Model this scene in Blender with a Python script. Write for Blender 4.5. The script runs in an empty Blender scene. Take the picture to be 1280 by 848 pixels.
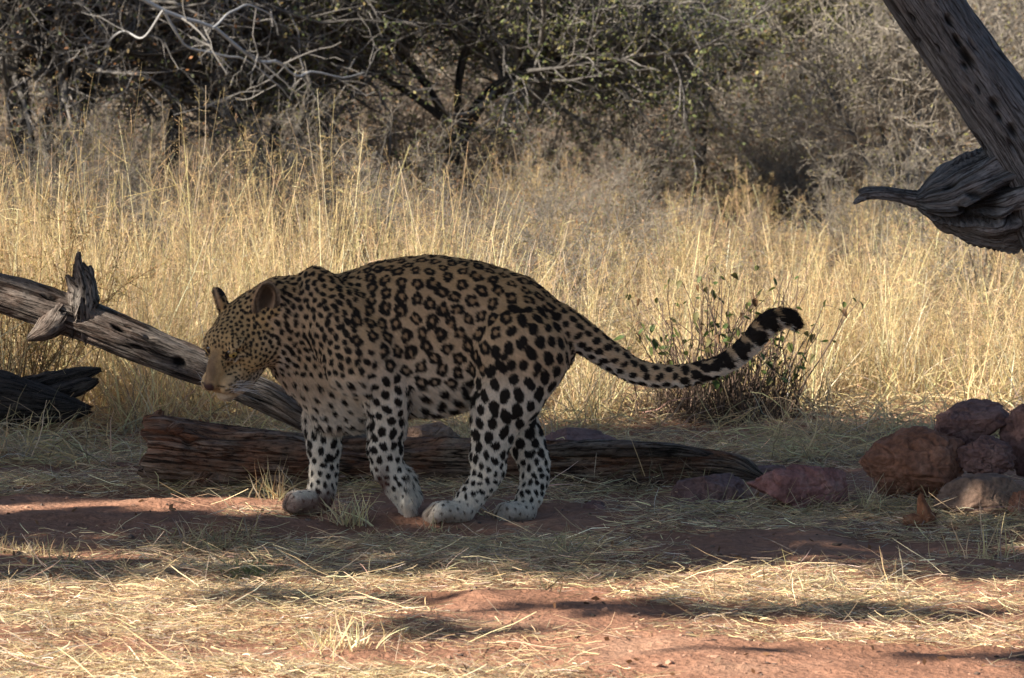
import bpy, math, random
import numpy as np
from mathutils import Vector, Matrix, kdtree

# ------------------------------------------------------------------ camera, sky, sun, exposure
SC = bpy.context.scene
COL = SC.collection
F_PX, CAM_H, CAM_D, PITCH = 5400.0, 1.5, 12.0, math.atan(454.0 / 5400.0)
cam_d = bpy.data.cameras.new('camera')
cam = bpy.data.objects.new('camera', cam_d)
COL.objects.link(cam)
cam_d.sensor_width = 36.0
cam_d.lens = F_PX / 1280 * 36.0
cam_d.clip_start, cam_d.clip_end = 0.1, 3000
cam.location = (0, -CAM_D, CAM_H)
cam.rotation_euler = (math.pi / 2 - PITCH, 0, 0)
cam_d.dof.use_dof = True
cam_d.dof.focus_distance = 12.0
cam_d.dof.aperture_fstop = 13.0
SC.camera = cam

SUN_EL = math.radians(33)
SUN_DIR = np.array([0.906, 0.423, 0.0]) * math.cos(SUN_EL) + np.array([0, 0, -math.sin(SUN_EL)])   # the way the light travels
SUN_DIR /= np.linalg.norm(SUN_DIR)
world = bpy.data.worlds.new('World')
SC.world = world
world.use_nodes = True
wn = world.node_tree
sky = wn.nodes.new('ShaderNodeTexSky')
sky.sky_type = 'NISHITA'
sky.sun_disc = False
sky.sun_elevation = SUN_EL
sky.sun_rotation = math.atan2(-SUN_DIR[0], -SUN_DIR[1])
sky.ozone_density = 3.0
bg = wn.nodes['Background']
bg.inputs['Strength'].default_value = 0.062
wn.links.new(sky.outputs['Color'], bg.inputs['Color'])
sun_d = bpy.data.lights.new('sun', 'SUN')
sun_d.energy = 5.0
sun_d.angle = math.radians(0.5)
sun_d.color = (1.0, 0.91, 0.77)
sun = bpy.data.objects.new('sun', sun_d)
sun.rotation_euler = Vector(SUN_DIR.tolist()).to_track_quat('-Z', 'Y').to_euler()
sun.location = (-20, 3, 15)
COL.objects.link(sun)
SC.view_settings.view_transform = 'Standard'
SC.view_settings.look = 'None'
SC.view_settings.exposure = 1.46
SC.view_settings.gamma = 1.0
SC.cycles.max_bounces = 6
SC.cycles.diffuse_bounces = 4
SC.cycles.transparent_max_bounces = 4

RNG = np.random.default_rng(7)
random.seed(7)


def P(px, py, y):
    """world point seen at photo pixel (px,py) at depth y"""
    u, v = (px - 640) / F_PX, (424 - py) / F_PX
    c, s = math.cos(PITCH), math.sin(PITCH)
    d = np.array([u, c + v * s, -s + v * c])
    t = (y + CAM_D) / d[1]
    return np.array([0, -CAM_D, CAM_H]) + d * t


def S(y):
    """metres per photo pixel at depth y"""
    return (CAM_D + y) / F_PX


def to_px(p):
    p = np.asarray(p, float)
    c, s = math.cos(PITCH), math.sin(PITCH)
    dx, dy, dz = p[..., 0], p[..., 1] + CAM_D, p[..., 2] - CAM_H
    dep = dy * c - dz * s
    up = dy * s + dz * c
    return 640 + F_PX * dx / dep, 424 - F_PX * up / dep


# ------------------------------------------------------------------ noise
def _hash(ix, iy, iz, seed):
    h = (ix.astype(np.int64) * 374761393 + iy.astype(np.int64) * 668265263 + iz.astype(np.int64) * 2147483647 + seed * 974634777) & 0xFFFFFFFF
    h = ((h ^ (h >> 13)) * 1274126177) & 0xFFFFFFFF
    h = ((h ^ (h >> 15)) * 2246822519) & 0xFFFFFFFF
    return ((h ^ (h >> 16)) & 0xFFFFFF).astype(np.float64) / 0xFFFFFF


def vnoise(p, seed=0):
    p = np.asarray(p, float)
    i = np.floor(p).astype(np.int64)
    f = p - i
    f = f * f * f * (f * (f * 6 - 15) + 10)
    r = 0
    for a in (0, 1):
        for b in (0, 1):
            for c in (0, 1):
                w = (f[..., 0] if a else 1 - f[..., 0]) * (f[..., 1] if b else 1 - f[..., 1]) * (f[..., 2] if c else 1 - f[..., 2])
                r = r + w * _hash(i[..., 0] + a, i[..., 1] + b, i[..., 2] + c, seed)
    return r * 2 - 1


def fbm(p, octv=4, seed=0, gain=0.5):
    p = np.asarray(p, float)
    r, a = 0, 1.0
    for k in range(octv):
        r = r + a * vnoise(p * 2 ** k + 13.7 * k, seed + k)
        a *= gain
    return r


def smooth(a, b, x):
    t = np.clip((x - a) / (b - a), 0, 1)
    return t * t * (3 - 2 * t)


def unit(v):
    return v / np.maximum(np.linalg.norm(v, axis=-1, keepdims=True), 1e-9)


# ------------------------------------------------------------------ mesh helpers
class MB:
    """gathers vertices, faces (tri or quad) and point attributes, and links ONE mesh object"""
    def __init__(s):
        s.v, s.q, s.t, s.c, s.g, s.n = [], [], [], [], [], 0
        s.hasg = False

    def add(s, v, quads=None, tris=None, col=None, grain=None):
        v = np.asarray(v, np.float32).reshape(-1, 3)
        s.v.append(v)
        if quads is not None and len(quads):
            s.q.append(np.asarray(quads, np.int64).reshape(-1, 4) + s.n)
        if tris is not None and len(tris):
            s.t.append(np.asarray(tris, np.int64).reshape(-1, 3) + s.n)
        if col is None:
            col = np.ones((len(v), 3), np.float32)
        s.c.append(np.broadcast_to(np.asarray(col, np.float32), (len(v), 3)))
        if grain is not None:
            s.hasg = True
        s.g.append(v if grain is None else np.asarray(grain, np.float32).reshape(-1, 3))
        s.n += len(v)

    def mesh(s, name, smooth_faces=True):
        v = np.concatenate(s.v)
        q = np.concatenate(s.q) if s.q else np.zeros((0, 4), np.int64)
        t = np.concatenate(s.t) if s.t else np.zeros((0, 3), np.int64)
        me = bpy.data.meshes.new(name)
        me.vertices.add(len(v))
        me.vertices.foreach_set('co', v.ravel())
        loops = np.concatenate([q.ravel(), t.ravel()]).astype(np.int32)
        me.loops.add(len(loops))
        me.loops.foreach_set('vertex_index', loops)
        nf = len(q) + len(t)
        me.polygons.add(nf)
        st = np.concatenate([np.arange(len(q)) * 4, len(q) * 4 + np.arange(len(t)) * 3]).astype(np.int32)
        me.polygons.foreach_set('loop_start', st)
        me.polygons.foreach_set('use_smooth', np.full(nf, smooth_faces))
        me.update(calc_edges=True)
        c = np.concatenate(s.c)
        a = me.attributes.new('tint', 'FLOAT_COLOR', 'POINT')
        a.data.foreach_set('color', np.concatenate([c, np.ones((len(c), 1), np.float32)], 1).ravel())
        if s.hasg:
            a = me.attributes.new('grain', 'FLOAT_VECTOR', 'POINT')
            a.data.foreach_set('vector', np.concatenate(s.g).ravel())
        me.validate()
        return me

    def build(s, name, mat, parent=None, smooth_faces=True):
        me = s.mesh(name, smooth_faces)
        me.materials.append(mat)
        o = bpy.data.objects.new(name, me)
        COL.objects.link(o)
        if parent is not None:
            o.parent = parent
        return o


def tag(o, label=None, cat=None, group=None, kind=None):
    if label: o['label'] = label
    if cat: o['category'] = cat
    if group: o['group'] = group
    if kind: o['kind'] = kind
    return o


def empty(name, loc=(0, 0, 0), label=None, cat=None, group=None):
    """root of a thing; meshes built in world space are moved under it with adopt()"""
    o = bpy.data.objects.new(name, None)
    o.empty_display_size = 0.1
    o.location = [float(k) for k in loc]
    COL.objects.link(o)
    return tag(o, label, cat, group)


def adopt(child, root):
    """parent a mesh built in world space to a root Empty and keep it where it is"""
    child.parent = root
    child.location = [-k for k in root.location]
    return child


def frames(poly):
    t = np.empty_like(poly)
    t[:, 1:-1] = poly[:, 2:] - poly[:, :-2]
    t[:, 0] = poly[:, 1] - poly[:, 0]
    t[:, -1] = poly[:, -1] - poly[:, -2]
    t = unit(t)
    ref = np.zeros_like(t)
    m = np.abs(t[:, :1, 2]) > 0.85
    ref[..., 2] = 1
    ref[np.broadcast_to(m, t.shape[:2])] = (1, 0, 0)
    n1 = unit(np.cross(t, ref))
    n2 = np.cross(t, n1)
    return t, n1, n2


def tubes(mb, poly, rad, K=4, col=None):
    """batch of tubes along polylines (N,M,3)"""
    poly = np.asarray(poly, float)
    N, M = poly.shape[:2]
    if N == 0: return
    _, n1, n2 = frames(poly)
    a = np.arange(K) * 2 * np.pi / K
    ring = poly[:, :, None] + rad[:, :, None, None] * (np.cos(a)[:, None] * n1[:, :, None] + np.sin(a)[:, None] * n2[:, :, None])
    idx = np.arange(N * M * K).reshape(N, M, K)
    q = np.stack([idx[:, :-1], np.roll(idx[:, :-1], -1, 2), np.roll(idx[:, 1:], -1, 2), idx[:, 1:]], -1)
    if col is not None:
        col = np.broadcast_to(np.asarray(col).reshape(N, 1, 1, 3), (N, M, K, 3)).reshape(-1, 3)
    mb.add(ring, q, col=col)


def ribbons(mb, poly, wid, rng, col=None):
    """batch of flat blades along polylines (N,M,3), widths (N,M)"""
    poly = np.asarray(poly, float)
    N, M = poly.shape[:2]
    if N == 0: return
    t, n1, n2 = frames(poly)
    a = rng.uniform(0, 2 * np.pi, (N, 1, 1))
    s = n1 * np.cos(a) + n2 * np.sin(a)
    v = np.stack([poly - s * wid[..., None] / 2, poly + s * wid[..., None] / 2], 2)
    idx = np.arange(N * M * 2).reshape(N, M, 2)
    q = np.stack([idx[:, :-1, 0], idx[:, :-1, 1], idx[:, 1:, 1], idx[:, 1:, 0]], -1)
    if col is not None:
        col = np.broadcast_to(np.asarray(col).reshape(N, 1, 1, 3), (N, M, 2, 3)).reshape(-1, 3)
    mb.add(v, q, col=col)


def leaf_quads(mb, pts, size, rng, col=None, up=0.0, slim=0.55):
    """small pointed leaf faces"""
    N = len(pts)
    if N == 0: return
    d = unit(rng.normal(size=(N, 3)) + np.array([0, 0, up]))
    e = unit(np.cross(d, rng.normal(size=(N, 3))))
    size = np.broadcast_to(size, (N,))[:, None]
    v = np.stack([pts, pts + d * size * .45 + e * size * slim * .5, pts + d * size, pts + d * size * .45 - e * size * slim * .5], 1)
    q = np.arange(N * 4).reshape(N, 4)
    if col is not None:
        col = np.broadcast_to(np.asarray(col).reshape(-1, 1, 3), (N, 4, 3)).reshape(-1, 3)
    mb.add(v, q, col=col)


def sprout(start, dirs, length, r0, r1, M, rng, wob=0.3, lift=0.0):
    """batch of wandering polylines; returns (N,M,3),(N,M)"""
    N = len(start)
    poly = np.empty((N, M, 3)); poly[:, 0] = start
    d = unit(dirs)
    step = (np.broadcast_to(length, (N,)) / (M - 1))[:, None]
    for k in range(1, M):
        d = unit(d + rng.normal(size=(N, 3)) * wob + np.array([0, 0, lift]))
        poly[:, k] = poly[:, k - 1] + d * step
    t = np.linspace(0, 1, M)[None]
    r0 = np.broadcast_to(r0, (N,))[:, None]; r1 = np.broadcast_to(r1, (N,))[:, None]
    return poly, r0 * (1 - t) + r1 * t


def along(poly, rad, n, rng, lo=0.2, hi=1.0):
    """n random points on random polylines with tangent and radius there"""
    N, M = poly.shape[:2]
    L = np.linalg.norm(poly[:, -1] - poly[:, 0], axis=1) + 1e-6
    i = rng.choice(N, n, p=L / L.sum())
    t = rng.uniform(lo, hi, n) * (M - 1)
    k = np.minimum(t.astype(int), M - 2); f = (t - k)[:, None]
    p = poly[i, k] * (1 - f) + poly[i, k + 1] * f
    r = rad[i, k] * (1 - f[:, 0]) + rad[i, k + 1] * f[:, 0]
    return p, unit(poly[i, k + 1] - poly[i, k]), r


def interp(path, n):
    """smooth (Catmull-Rom) resampling of rows of numbers"""
    path = np.asarray(path, float)
    m = len(path)
    t = np.linspace(0, m - 1, n)
    k = np.minimum(t.astype(int), m - 2); f = (t - k)[:, None]
    g = lambda i: path[np.clip(i, 0, m - 1)]
    p0, p1, p2, p3 = g(k - 1), g(k), g(k + 1), g(k + 2)
    return 0.5 * (2 * p1 + (p2 - p0) * f + (2 * p0 - 5 * p1 + 4 * p2 - p3) * f ** 2 + (3 * p1 - p0 - 3 * p2 + p3) * f ** 3)


def ico(n):
    import bmesh
    b = bmesh.new(); bmesh.ops.create_icosphere(b, subdivisions=n, radius=1)
    v = np.array([k.co for k in b.verts]); f = np.array([[k.index for k in p.verts] for p in b.faces]); b.free()
    return v, f


# ------------------------------------------------------------------ materials
def new_mat(name):
    m = bpy.data.materials.new(name)
    m.use_nodes = True
    n = m.node_tree
    return m, n, n.nodes['Principled BSDF'], n.nodes['Material Output']


def nd(n, typ, **kw):
    x = n.nodes.new(typ)
    for k, v in kw.items():
        setattr(x, k, v)
    return x


def ramp(n, stops, inp):
    r = n.nodes.new('ShaderNodeValToRGB')
    e = r.color_ramp.elements
    while len(e) < len(stops): e.new(0.5)
    for k, (p, c) in enumerate(stops):
        e[k].position = p; e[k].color = (*c, 1)
    n.links.new(inp, r.inputs['Fac'])
    return r


def noise(n, vec, scale, detail=4, rough=0.55):
    x = nd(n, 'ShaderNodeTexNoise')
    x.inputs['Scale'].default_value = scale
    x.inputs['Detail'].default_value = detail
    x.inputs['Roughness'].default_value = rough
    if vec is not None: n.links.new(vec, x.inputs['Vector'])
    return x


def mul(n, a, b, fac=1.0, mode='MULTIPLY'):
    x = nd(n, 'ShaderNodeMix', data_type='RGBA', blend_type=mode)
    x.inputs[0].default_value = fac
    n.links.new(a, x.inputs[6]); n.links.new(b, x.inputs[7])
    return x.outputs[2]


def bump(n, h, strength, dist, normal=None):
    b = nd(n, 'ShaderNodeBump')
    b.inputs['Strength'].default_value = strength
    b.inputs['Distance'].default_value = dist
    n.links.new(h, b.inputs['Height'])
    if normal is not None: n.links.new(normal, b.inputs['Normal'])
    return b.outputs['Normal']


def attr(n, name, out='Color'):
    a = nd(n, 'ShaderNodeAttribute', attribute_name=name)
    return a.outputs[out]


def mat_tinted(name, rough=0.7, trans=0.0, spec=0.3):
    """colour from the tint attribute, with optional light passing through thin blades"""
    m, n, b, o = new_mat(name)
    c = attr(n, 'tint')
    n.links.new(c, b.inputs['Base Color'])
    b.inputs['Roughness'].default_value = rough
    b.inputs['Specular IOR Level'].default_value = spec
    if trans:
        t = nd(n, 'ShaderNodeBsdfTranslucent')
        n.links.new(c, t.inputs['Color'])
        mx = nd(n, 'ShaderNodeMixShader')
        mx.inputs[0].default_value = trans
        n.links.new(b.outputs[0], mx.inputs[1]); n.links.new(t.outputs[0], mx.inputs[2])
        n.links.new(mx.outputs[0], o.inputs['Surface'])
    return m


def mat_ground():
    m, n, b, o = new_mat('red_soil')
    g = nd(n, 'ShaderNodeNewGeometry').outputs['Position']
    a = noise(n, g, 1.6, 5)
    c1 = ramp(n, [(0.3, (0.25, 0.125, 0.078)), (0.55, (0.335, 0.175, 0.115)), (0.75, (0.39, 0.24, 0.165))], a.outputs['Fac'])
    f = noise(n, g, 34, 5, 0.7)
    c2 = ramp(n, [(0.3, (0.62, 0.60, 0.58)), (0.6, (1, 1, 1)), (0.8, (1.18, 1.16, 1.12))], f.outputs['Fac'])
    col = mul(n, c1.outputs[0], c2.outputs[0])
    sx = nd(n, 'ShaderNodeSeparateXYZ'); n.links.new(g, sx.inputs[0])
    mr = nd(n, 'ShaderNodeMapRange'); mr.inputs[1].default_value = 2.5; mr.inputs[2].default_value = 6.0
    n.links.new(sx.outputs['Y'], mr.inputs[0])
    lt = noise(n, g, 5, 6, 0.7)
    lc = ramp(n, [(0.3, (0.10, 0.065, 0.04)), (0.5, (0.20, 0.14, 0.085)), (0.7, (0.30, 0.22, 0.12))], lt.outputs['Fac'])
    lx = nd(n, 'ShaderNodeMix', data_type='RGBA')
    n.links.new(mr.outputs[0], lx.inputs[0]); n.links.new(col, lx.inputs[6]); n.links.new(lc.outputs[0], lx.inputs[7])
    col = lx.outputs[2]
    v = nd(n, 'ShaderNodeTexVoronoi'); v.inputs['Scale'].default_value = 60
    n.links.new(g, v.inputs['Vector'])
    n.links.new(col, b.inputs['Base Color'])
    b.inputs['Roughness'].default_value = 0.95
    b.inputs['Specular IOR Level'].default_value = 0.15
    nn = bump(n, f.outputs['Fac'], 0.7, 0.02)
    nn = bump(n, v.outputs['Distance'], 0.35, 0.01, nn)
    n.links.new(nn, b.inputs['Normal'])
    return m


def mat_wood(name, dark, mid, light, edge=(0.2, 0.5, 0.75), rough=0.8, red=None, red_amt=0.5, low=0.16, ckd=.10):
    m, n, b, o = new_mat(name)
    gv = attr(n, 'grain', 'Vector')
    pos = nd(n, 'ShaderNodeNewGeometry').outputs['Position']
    fine = noise(n, gv, 130, 8, 0.72)
    crs = noise(n, gv, 28, 4, 0.6)
    big = noise(n, pos, 7, 3)
    c = ramp(n, [(edge[0], dark), (edge[1], mid), (edge[2], light)], crs.outputs['Fac'])
    f2 = ramp(n, [(0.36, (low, low * .95, low * .92)), (0.47, (0.85, 0.85, 0.85)), (0.66, (1.35, 1.35, 1.35))], fine.outputs['Fac'])
    col = mul(n, c.outputs[0], f2.outputs[0])
    vm_ = nd(n, 'ShaderNodeVectorMath', operation='MULTIPLY'); vm_.inputs[1].default_value = (1, 1, .30)
    n.links.new(gv, vm_.inputs[0])
    ck = noise(n, vm_.outputs[0], 34, 3, 0.5)
    ckr = ramp(n, [(0.455, (1, 1, 1)), (0.492, (ckd, ckd * .92, ckd * .88)), (0.508, (ckd, ckd * .92, ckd * .88)), (0.535, (1.12, 1.12, 1.12))], ck.outputs['Fac'])
    col = mul(n, col, ckr.outputs[0])
    if red is not None:
        rr = ramp(n, [(0.42, (0, 0, 0)), (0.62, (red_amt,) * 3)], big.outputs['Fac'])
        x = nd(n, 'ShaderNodeMix', data_type='RGBA')
        rc = nd(n, 'ShaderNodeRGB'); rc.outputs[0].default_value = (*red, 1)
        n.links.new(rr.outputs[0], x.inputs[0]); n.links.new(col, x.inputs[6]); n.links.new(mul(n, rc.outputs[0], f2.outputs[0]), x.inputs[7])
        col = x.outputs[2]
    col = mul(n, col, attr(n, 'tint'))
    n.links.new(col, b.inputs['Base Color'])
    b.inputs['Roughness'].default_value = rough
    b.inputs['Specular IOR Level'].default_value = 0.3
    nn = bump(n, ckr.outputs[0], 0.8, 0.02)
    nn = bump(n, crs.outputs['Fac'], 1.0, 0.03, nn)
    nn = bump(n, fine.outputs['Fac'], 1.0, 0.012, nn)
    n.links.new(nn, b.inputs['Normal'])
    return m


def mat_rock(name, a, c, d, scale=9, vein=None):
    m, n, b, o = new_mat(name)
    pos = nd(n, 'ShaderNodeTexCoord').outputs['Object']
    n1 = noise(n, pos, scale, 6, 0.62)
    n2 = noise(n, pos, 70, 5, 0.7)
    r1 = ramp(n, [(0.3, a), (0.52, c), (0.72, d)], n1.outputs['Fac'])
    r2 = ramp(n, [(0.3, (0.55, 0.55, 0.55)), (0.55, (1, 1, 1)), (0.78, (1.3, 1.27, 1.25))], n2.outputs['Fac'])
    n.links.new(mul(n, r1.outputs[0], r2.outputs[0]), b.inputs['Base Color'])
    b.inputs['Roughness'].default_value = 0.85
    b.inputs['Specular IOR Level'].default_value = 0.25
    nn = bump(n, n1.outputs['Fac'], 0.6, 0.03)
    nn = bump(n, n2.outputs['Fac'], 0.6, 0.006, nn)
    n.links.new(nn, b.inputs['Normal'])
    return m


M_SOIL = mat_ground()
M_STRAW = mat_tinted('dry_grass', 0.6, 0.35)
M_LEAF = mat_tinted('leaf', 0.6, 0.3)
M_TWIG = mat_tinted('twig_bark', 0.8)
M_GREY_WOOD = mat_wood('weathered_grey_wood', (0.085, 0.092, 0.103), (0.165, 0.177, 0.196), (0.27, 0.282, 0.304), low=0.35, ckd=.38)
M_BRANCH = mat_wood('brown_weathered_wood', (0.06, 0.05, 0.045), (0.19, 0.16, 0.14), (0.40, 0.355, 0.315), red=(0.17, 0.08, 0.045), red_amt=0.3)
M_LOG = mat_wood('rotting_red_wood', (0.07, 0.042, 0.03), (0.22, 0.155, 0.115), (0.44, 0.36, 0.29), red=(0.32, 0.125, 0.06), red_amt=0.5)
M_DARK_LOG = mat_wood('dark_log_wood', (0.02, 0.016, 0.014), (0.055, 0.044, 0.04), (0.11, 0.09, 0.08))
M_BARK = mat_wood('dark_bark', (0.02, 0.017, 0.015), (0.05, 0.043, 0.038), (0.10, 0.088, 0.078))
M_RED_ROCK = mat_rock('red_rock', (0.15, 0.068, 0.043), (0.30, 0.14, 0.088), (0.38, 0.215, 0.15))
M_PINK_ROCK = mat_rock('pink_rock', (0.18, 0.08, 0.07), (0.31, 0.145, 0.13), (0.42, 0.25, 0.22), 14)
M_PURPLE_ROCK = mat_rock('purple_rock', (0.11, 0.062, 0.056), (0.21, 0.12, 0.108), (0.31, 0.20, 0.175), 11)
M_TAN_ROCK = mat_rock('tan_rock', (0.13, 0.08, 0.06), (0.23, 0.15, 0.11), (0.32, 0.23, 0.175), 11)
M_BONE = mat_rock('reddened_old_wood', (0.16, 0.06, 0.03), (0.27, 0.11, 0.055), (0.40, 0.22, 0.13), 16)


# ------------------------------------------------------------------ ground
def gz(x, y):
    x = np.asarray(x, float); y = np.asarray(y, float)
    p = np.stack([x, y, np.zeros_like(x)], -1)
    near = smooth(6, 2.5, np.abs(x)) * smooth(-7, -3, y) * smooth(8, 4, y)
    h = 0.014 * vnoise(p * 1.7, 3) + near * (0.010 * vnoise(p * 5, 5) + 0.006 * vnoise(p * 14, 6) + 0.003 * vnoise(p * 33, 8))
    h = h - near * 0.012 * smooth(0.1, 0.7, vnoise(p * np.array([3.1, 4.2, 1]) + 50, 9))
    h = h + 0.035 * np.exp(-((x - P(265, 668, -0.38)[0]) / 0.16) ** 2 - ((y + 0.38) / 0.13) ** 2)
    return h


def axis(lo, hi, d, far_lo, far_hi):
    mid = np.arange(lo, hi + d / 2, d)
    def ext(start, end):
        out, s, x = [], d, start
        while abs(x - start) < abs(end - start):
            s *= 1.25; x += math.copysign(s, end - start); out.append(x)
        return out
    return np.array(ext(lo, far_lo)[::-1] + list(mid) + ext(hi, far_hi))


xs, ys = axis(-2.3, 2.3, 0.024, -600, 600), axis(-3.4, 2.6, 0.024, -60, 1500)
gx, gy = np.meshgrid(xs, ys, indexing='ij')
gv = np.stack([gx, gy, gz(gx, gy)], -1)
gi = np.arange(gx.size).reshape(gx.shape)
mb = MB()
mb.add(gv, np.stack([gi[:-1, :-1], gi[1:, :-1], gi[1:, 1:], gi[:-1, 1:]], -1))
tag(mb.build('ground', M_SOIL), kind='structure')

# ------------------------------------------------------------------ leopard
VOX = 0.0036
G_LO, G_HI = np.array([-0.93, -0.40, -0.03]), np.array([0.84, 0.36, 0.79])
GN = np.ceil((G_HI - G_LO) / VOX).astype(int)


class Field:
    """signed distance grid built from smoothly joined round cones and ellipsoids"""
    def __init__(s):
        s.d = np.full(GN, 0.3, np.float32)

    def box(s, lo, hi):
        a = np.clip(np.floor((lo - G_LO) / VOX).astype(int), 0, GN - 1)
        b = np.clip(np.ceil((hi - G_LO) / VOX).astype(int) + 1, 1, GN)
        g = [(G_LO[i] + VOX * np.arange(a[i], b[i])).astype(np.float32) for i in range(3)]
        return tuple(slice(a[i], b[i]) for i in range(3)), g

    def put(s, sl, f, k, cut=False):
        o = s.d[sl]
        if cut:
            f = -f
            h = np.maximum(k - np.abs(o - f), 0) / k
            s.d[sl] = np.maximum(o, f) + h * h * k * .25
        else:
            h = np.maximum(k - np.abs(o - f), 0) / k
            s.d[sl] = np.minimum(o, f) - h * h * k * .25

    def cone(s, a, ra, b, rb, k=0.02, ysc=1.0, cut=False):
        """round cone a-b; ysc < 1 makes it narrower across (in y)"""
        a, b = np.asarray(a, float), np.asarray(b, float)
        m = max(ra, rb) + k + 3 * VOX
        sl, g = s.box(np.minimum(a, b) - m, np.maximum(a, b) + m)
        X, Y, Z = g[0][:, None, None], g[1][None, :, None], g[2][None, None, :]
        ab = b - a
        yc = lambda t: a[1] + ab[1] * t
        dx, dz = X - a[0], Z - a[2]
        L2 = ab[0] ** 2 + ab[2] ** 2 + (ab[1] / ysc) ** 2 + 1e-9
        # plane through the axis first, so that the lateral squash follows the axis
        t0 = np.clip((dx * ab[0] + dz * ab[2] + (Y - a[1]) * ab[1] / ysc ** 2) / L2, 0, 1)
        dy = (Y - yc(t0)) / ysc
        q = np.sqrt((dx - ab[0] * t0) ** 2 + (dz - ab[2] * t0) ** 2 + dy ** 2)
        f = (q - (ra + (rb - ra) * t0)) * (ysc if ysc < 1 else 1.0)
        s.put(sl, f.astype(np.float32), k, cut)

    def ell(s, c, R, r, k=0.02, cut=False):
        """ellipsoid with centre c, rows of R the axes, radii r"""
        c, r = np.asarray(c, float), np.asarray(r, float)
        ext = np.sqrt(((R * r[:, None]) ** 2).sum(0)) + k + 3 * VOX
        sl, g = s.box(c - ext, c + ext)
        X, Y, Z = g[0][:, None, None] - c[0], g[1][None, :, None] - c[1], g[2][None, None, :] - c[2]
        l = [X * R[i, 0] + Y * R[i, 1] + Z * R[i, 2] for i in range(3)]
        k0 = np.sqrt(sum((l[i] / r[i]) ** 2 for i in range(3)))
        k1 = np.sqrt(sum((l[i] / r[i] ** 2) ** 2 for i in range(3))) + 1e-6
        s.put(sl, (k0 * (k0 - 1) / k1).astype(np.float32), k, cut)

    def merge(s, other, k):
        h = np.maximum(k - np.abs(s.d - other.d), 0) / k
        s.d = np.minimum(s.d, other.d) - h * h * k * .25

    def surface(s):
        """surface nets: one vertex per crossed cell, one quad per crossed grid edge"""
        d = s.d
        ins = d < 0
        c = [ins[i:GN[0] - 1 + i, j:GN[1] - 1 + j, k:GN[2] - 1 + k] for i in (0, 1) for j in (0, 1) for k in (0, 1)]
        n = sum(x.astype(np.uint8) for x in c)
        cell = (n > 0) & (n < 8)
        I = np.argwhere(cell)
        idx = np.full(cell.shape, -1, np.int32)
        idx[tuple(I.T)] = np.arange(len(I))
        acc, cnt = np.zeros((len(I), 3)), np.zeros(len(I))
        off = [(i, j, k) for i in (0, 1) for j in (0, 1) for k in (0, 1)]
        val = {o: d[I[:, 0] + o[0], I[:, 1] + o[1], I[:, 2] + o[2]] for o in off}
        for o in off:
            for ax in range(3):
                if o[ax] == 0:
                    p = list(o); p[ax] = 1; p = tuple(p)
                    a, b = val[o], val[p]
                    m = (a < 0) != (b < 0)
                    t = a[m] / (a[m] - b[m])
                    e = np.array(o, float)[None].repeat(m.sum(), 0); e[:, ax] += t
                    acc[m] += e; cnt[m] += 1
        V = G_LO + VOX * (I + acc / cnt[:, None])
        Q = []
        for ax in range(3):
            u, v = (ax + 1) % 3, (ax + 2) % 3
            sa = [slice(None)] * 3; sb = [slice(None)] * 3
            sa[ax] = slice(0, -1); sb[ax] = slice(1, None)
            A, B = ins[tuple(sa)], ins[tuple(sb)]
            E = np.argwhere(A != B)
            E = E[(E[:, u] > 0) & (E[:, v] > 0) & (E[:, u] < GN[u] - 1) & (E[:, v] < GN[v] - 1)]
            fl = A[tuple(E.T)]
            def cid(du, dv):
                x = E.copy(); x[:, u] -= du; x[:, v] -= dv
                return idx[tuple(x.T)]
            q = np.stack([cid(1, 1), cid(0, 1), cid(0, 0), cid(1, 0)], 1)
            q[~fl] = q[~fl][:, ::-1]
            Q.append(q)
        return V, np.concatenate(Q)


def chain(F, rows, k=0.02, ysc=1.0):
    """rows of (px,py,y,radius px)"""
    p = [(P(a, b, y), r * S(y)) for a, b, y, r in rows]
    for (a, ra), (b, rb) in zip(p[:-1], p[1:]):
        F.cone(a, ra, b, rb, k, ysc)


FB = Field()
# trunk of the body (rump nearer the camera than the head)
chain(FB, [(396, 424, .03, 68), (432, 437, .02, 82), (480, 426, 0, 90), (540, 419, -.02, 92), (592, 418, -.04, 84), (640, 421, -.06, 69), (672, 428, -.075, 47)], .04, .70)
# chest, brisket and the loose skin between the fore legs
chain(FB, [(414, 444, .03, 50), (434, 476, .03, 45), (434, 503, .03, 34)], .04, .8)
chain(FB, [(398, 492, .03, 19), (418, 513, .03, 23), (445, 512, .03, 24)], .03, .9)
# belly line and flank fold
chain(FB, [(500, 468, 0, 40), (548, 474, -.02, 35), (590, 458, -.03, 33)], .04, .9)
# neck
chain(FB, [(412, 414, .02, 64), (378, 404, -.01, 54), (349, 398, -.04, 44), (327, 404, -.05, 38)], .04, .85)
# shoulder blades and withers
chain(FB, [(393, 352, -.05, 18), (403, 371, -.07, 26), (422, 412, -.115, 38)], .03, .8)
chain(FB, [(400, 360, .08, 20), (412, 390, .11, 32)], .03, .8)
chain(FB, [(484, 366, -.005, 36), (540, 362, -.02, 38)], .02, .7)
# near fore leg
chain(FB, [(424, 402, -.11, 42), (450, 448, -.145, 46), (481, 480, -.125, 31)], .014, .62)
chain(FB, [(478, 470, -.11, 34), (485, 500, -.10, 25), (483, 532, -.085, 21.5), (481, 562, -.075, 19.5), (484, 584, -.07, 19)], .022, .9)
chain(FB, [(484, 584, -.07, 18.5), (499, 604, -.065, 19.5), (508, 620, -.06, 17.5)], .012, .95)
for dy, dx, l in ((-.035, 2, 1), (-.012, 0, 1.05), (.012, -1, 1.05), (.034, 2, .95)):
    chain(FB, [(506 + dx, 616, -.06 + dy * .7, 9.5), (508 + dx, 630, -.063 + dy, 8.5), (508 + dx * 2, 639 * l ** .02, -.066 + dy, 7.2)], .008)
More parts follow.
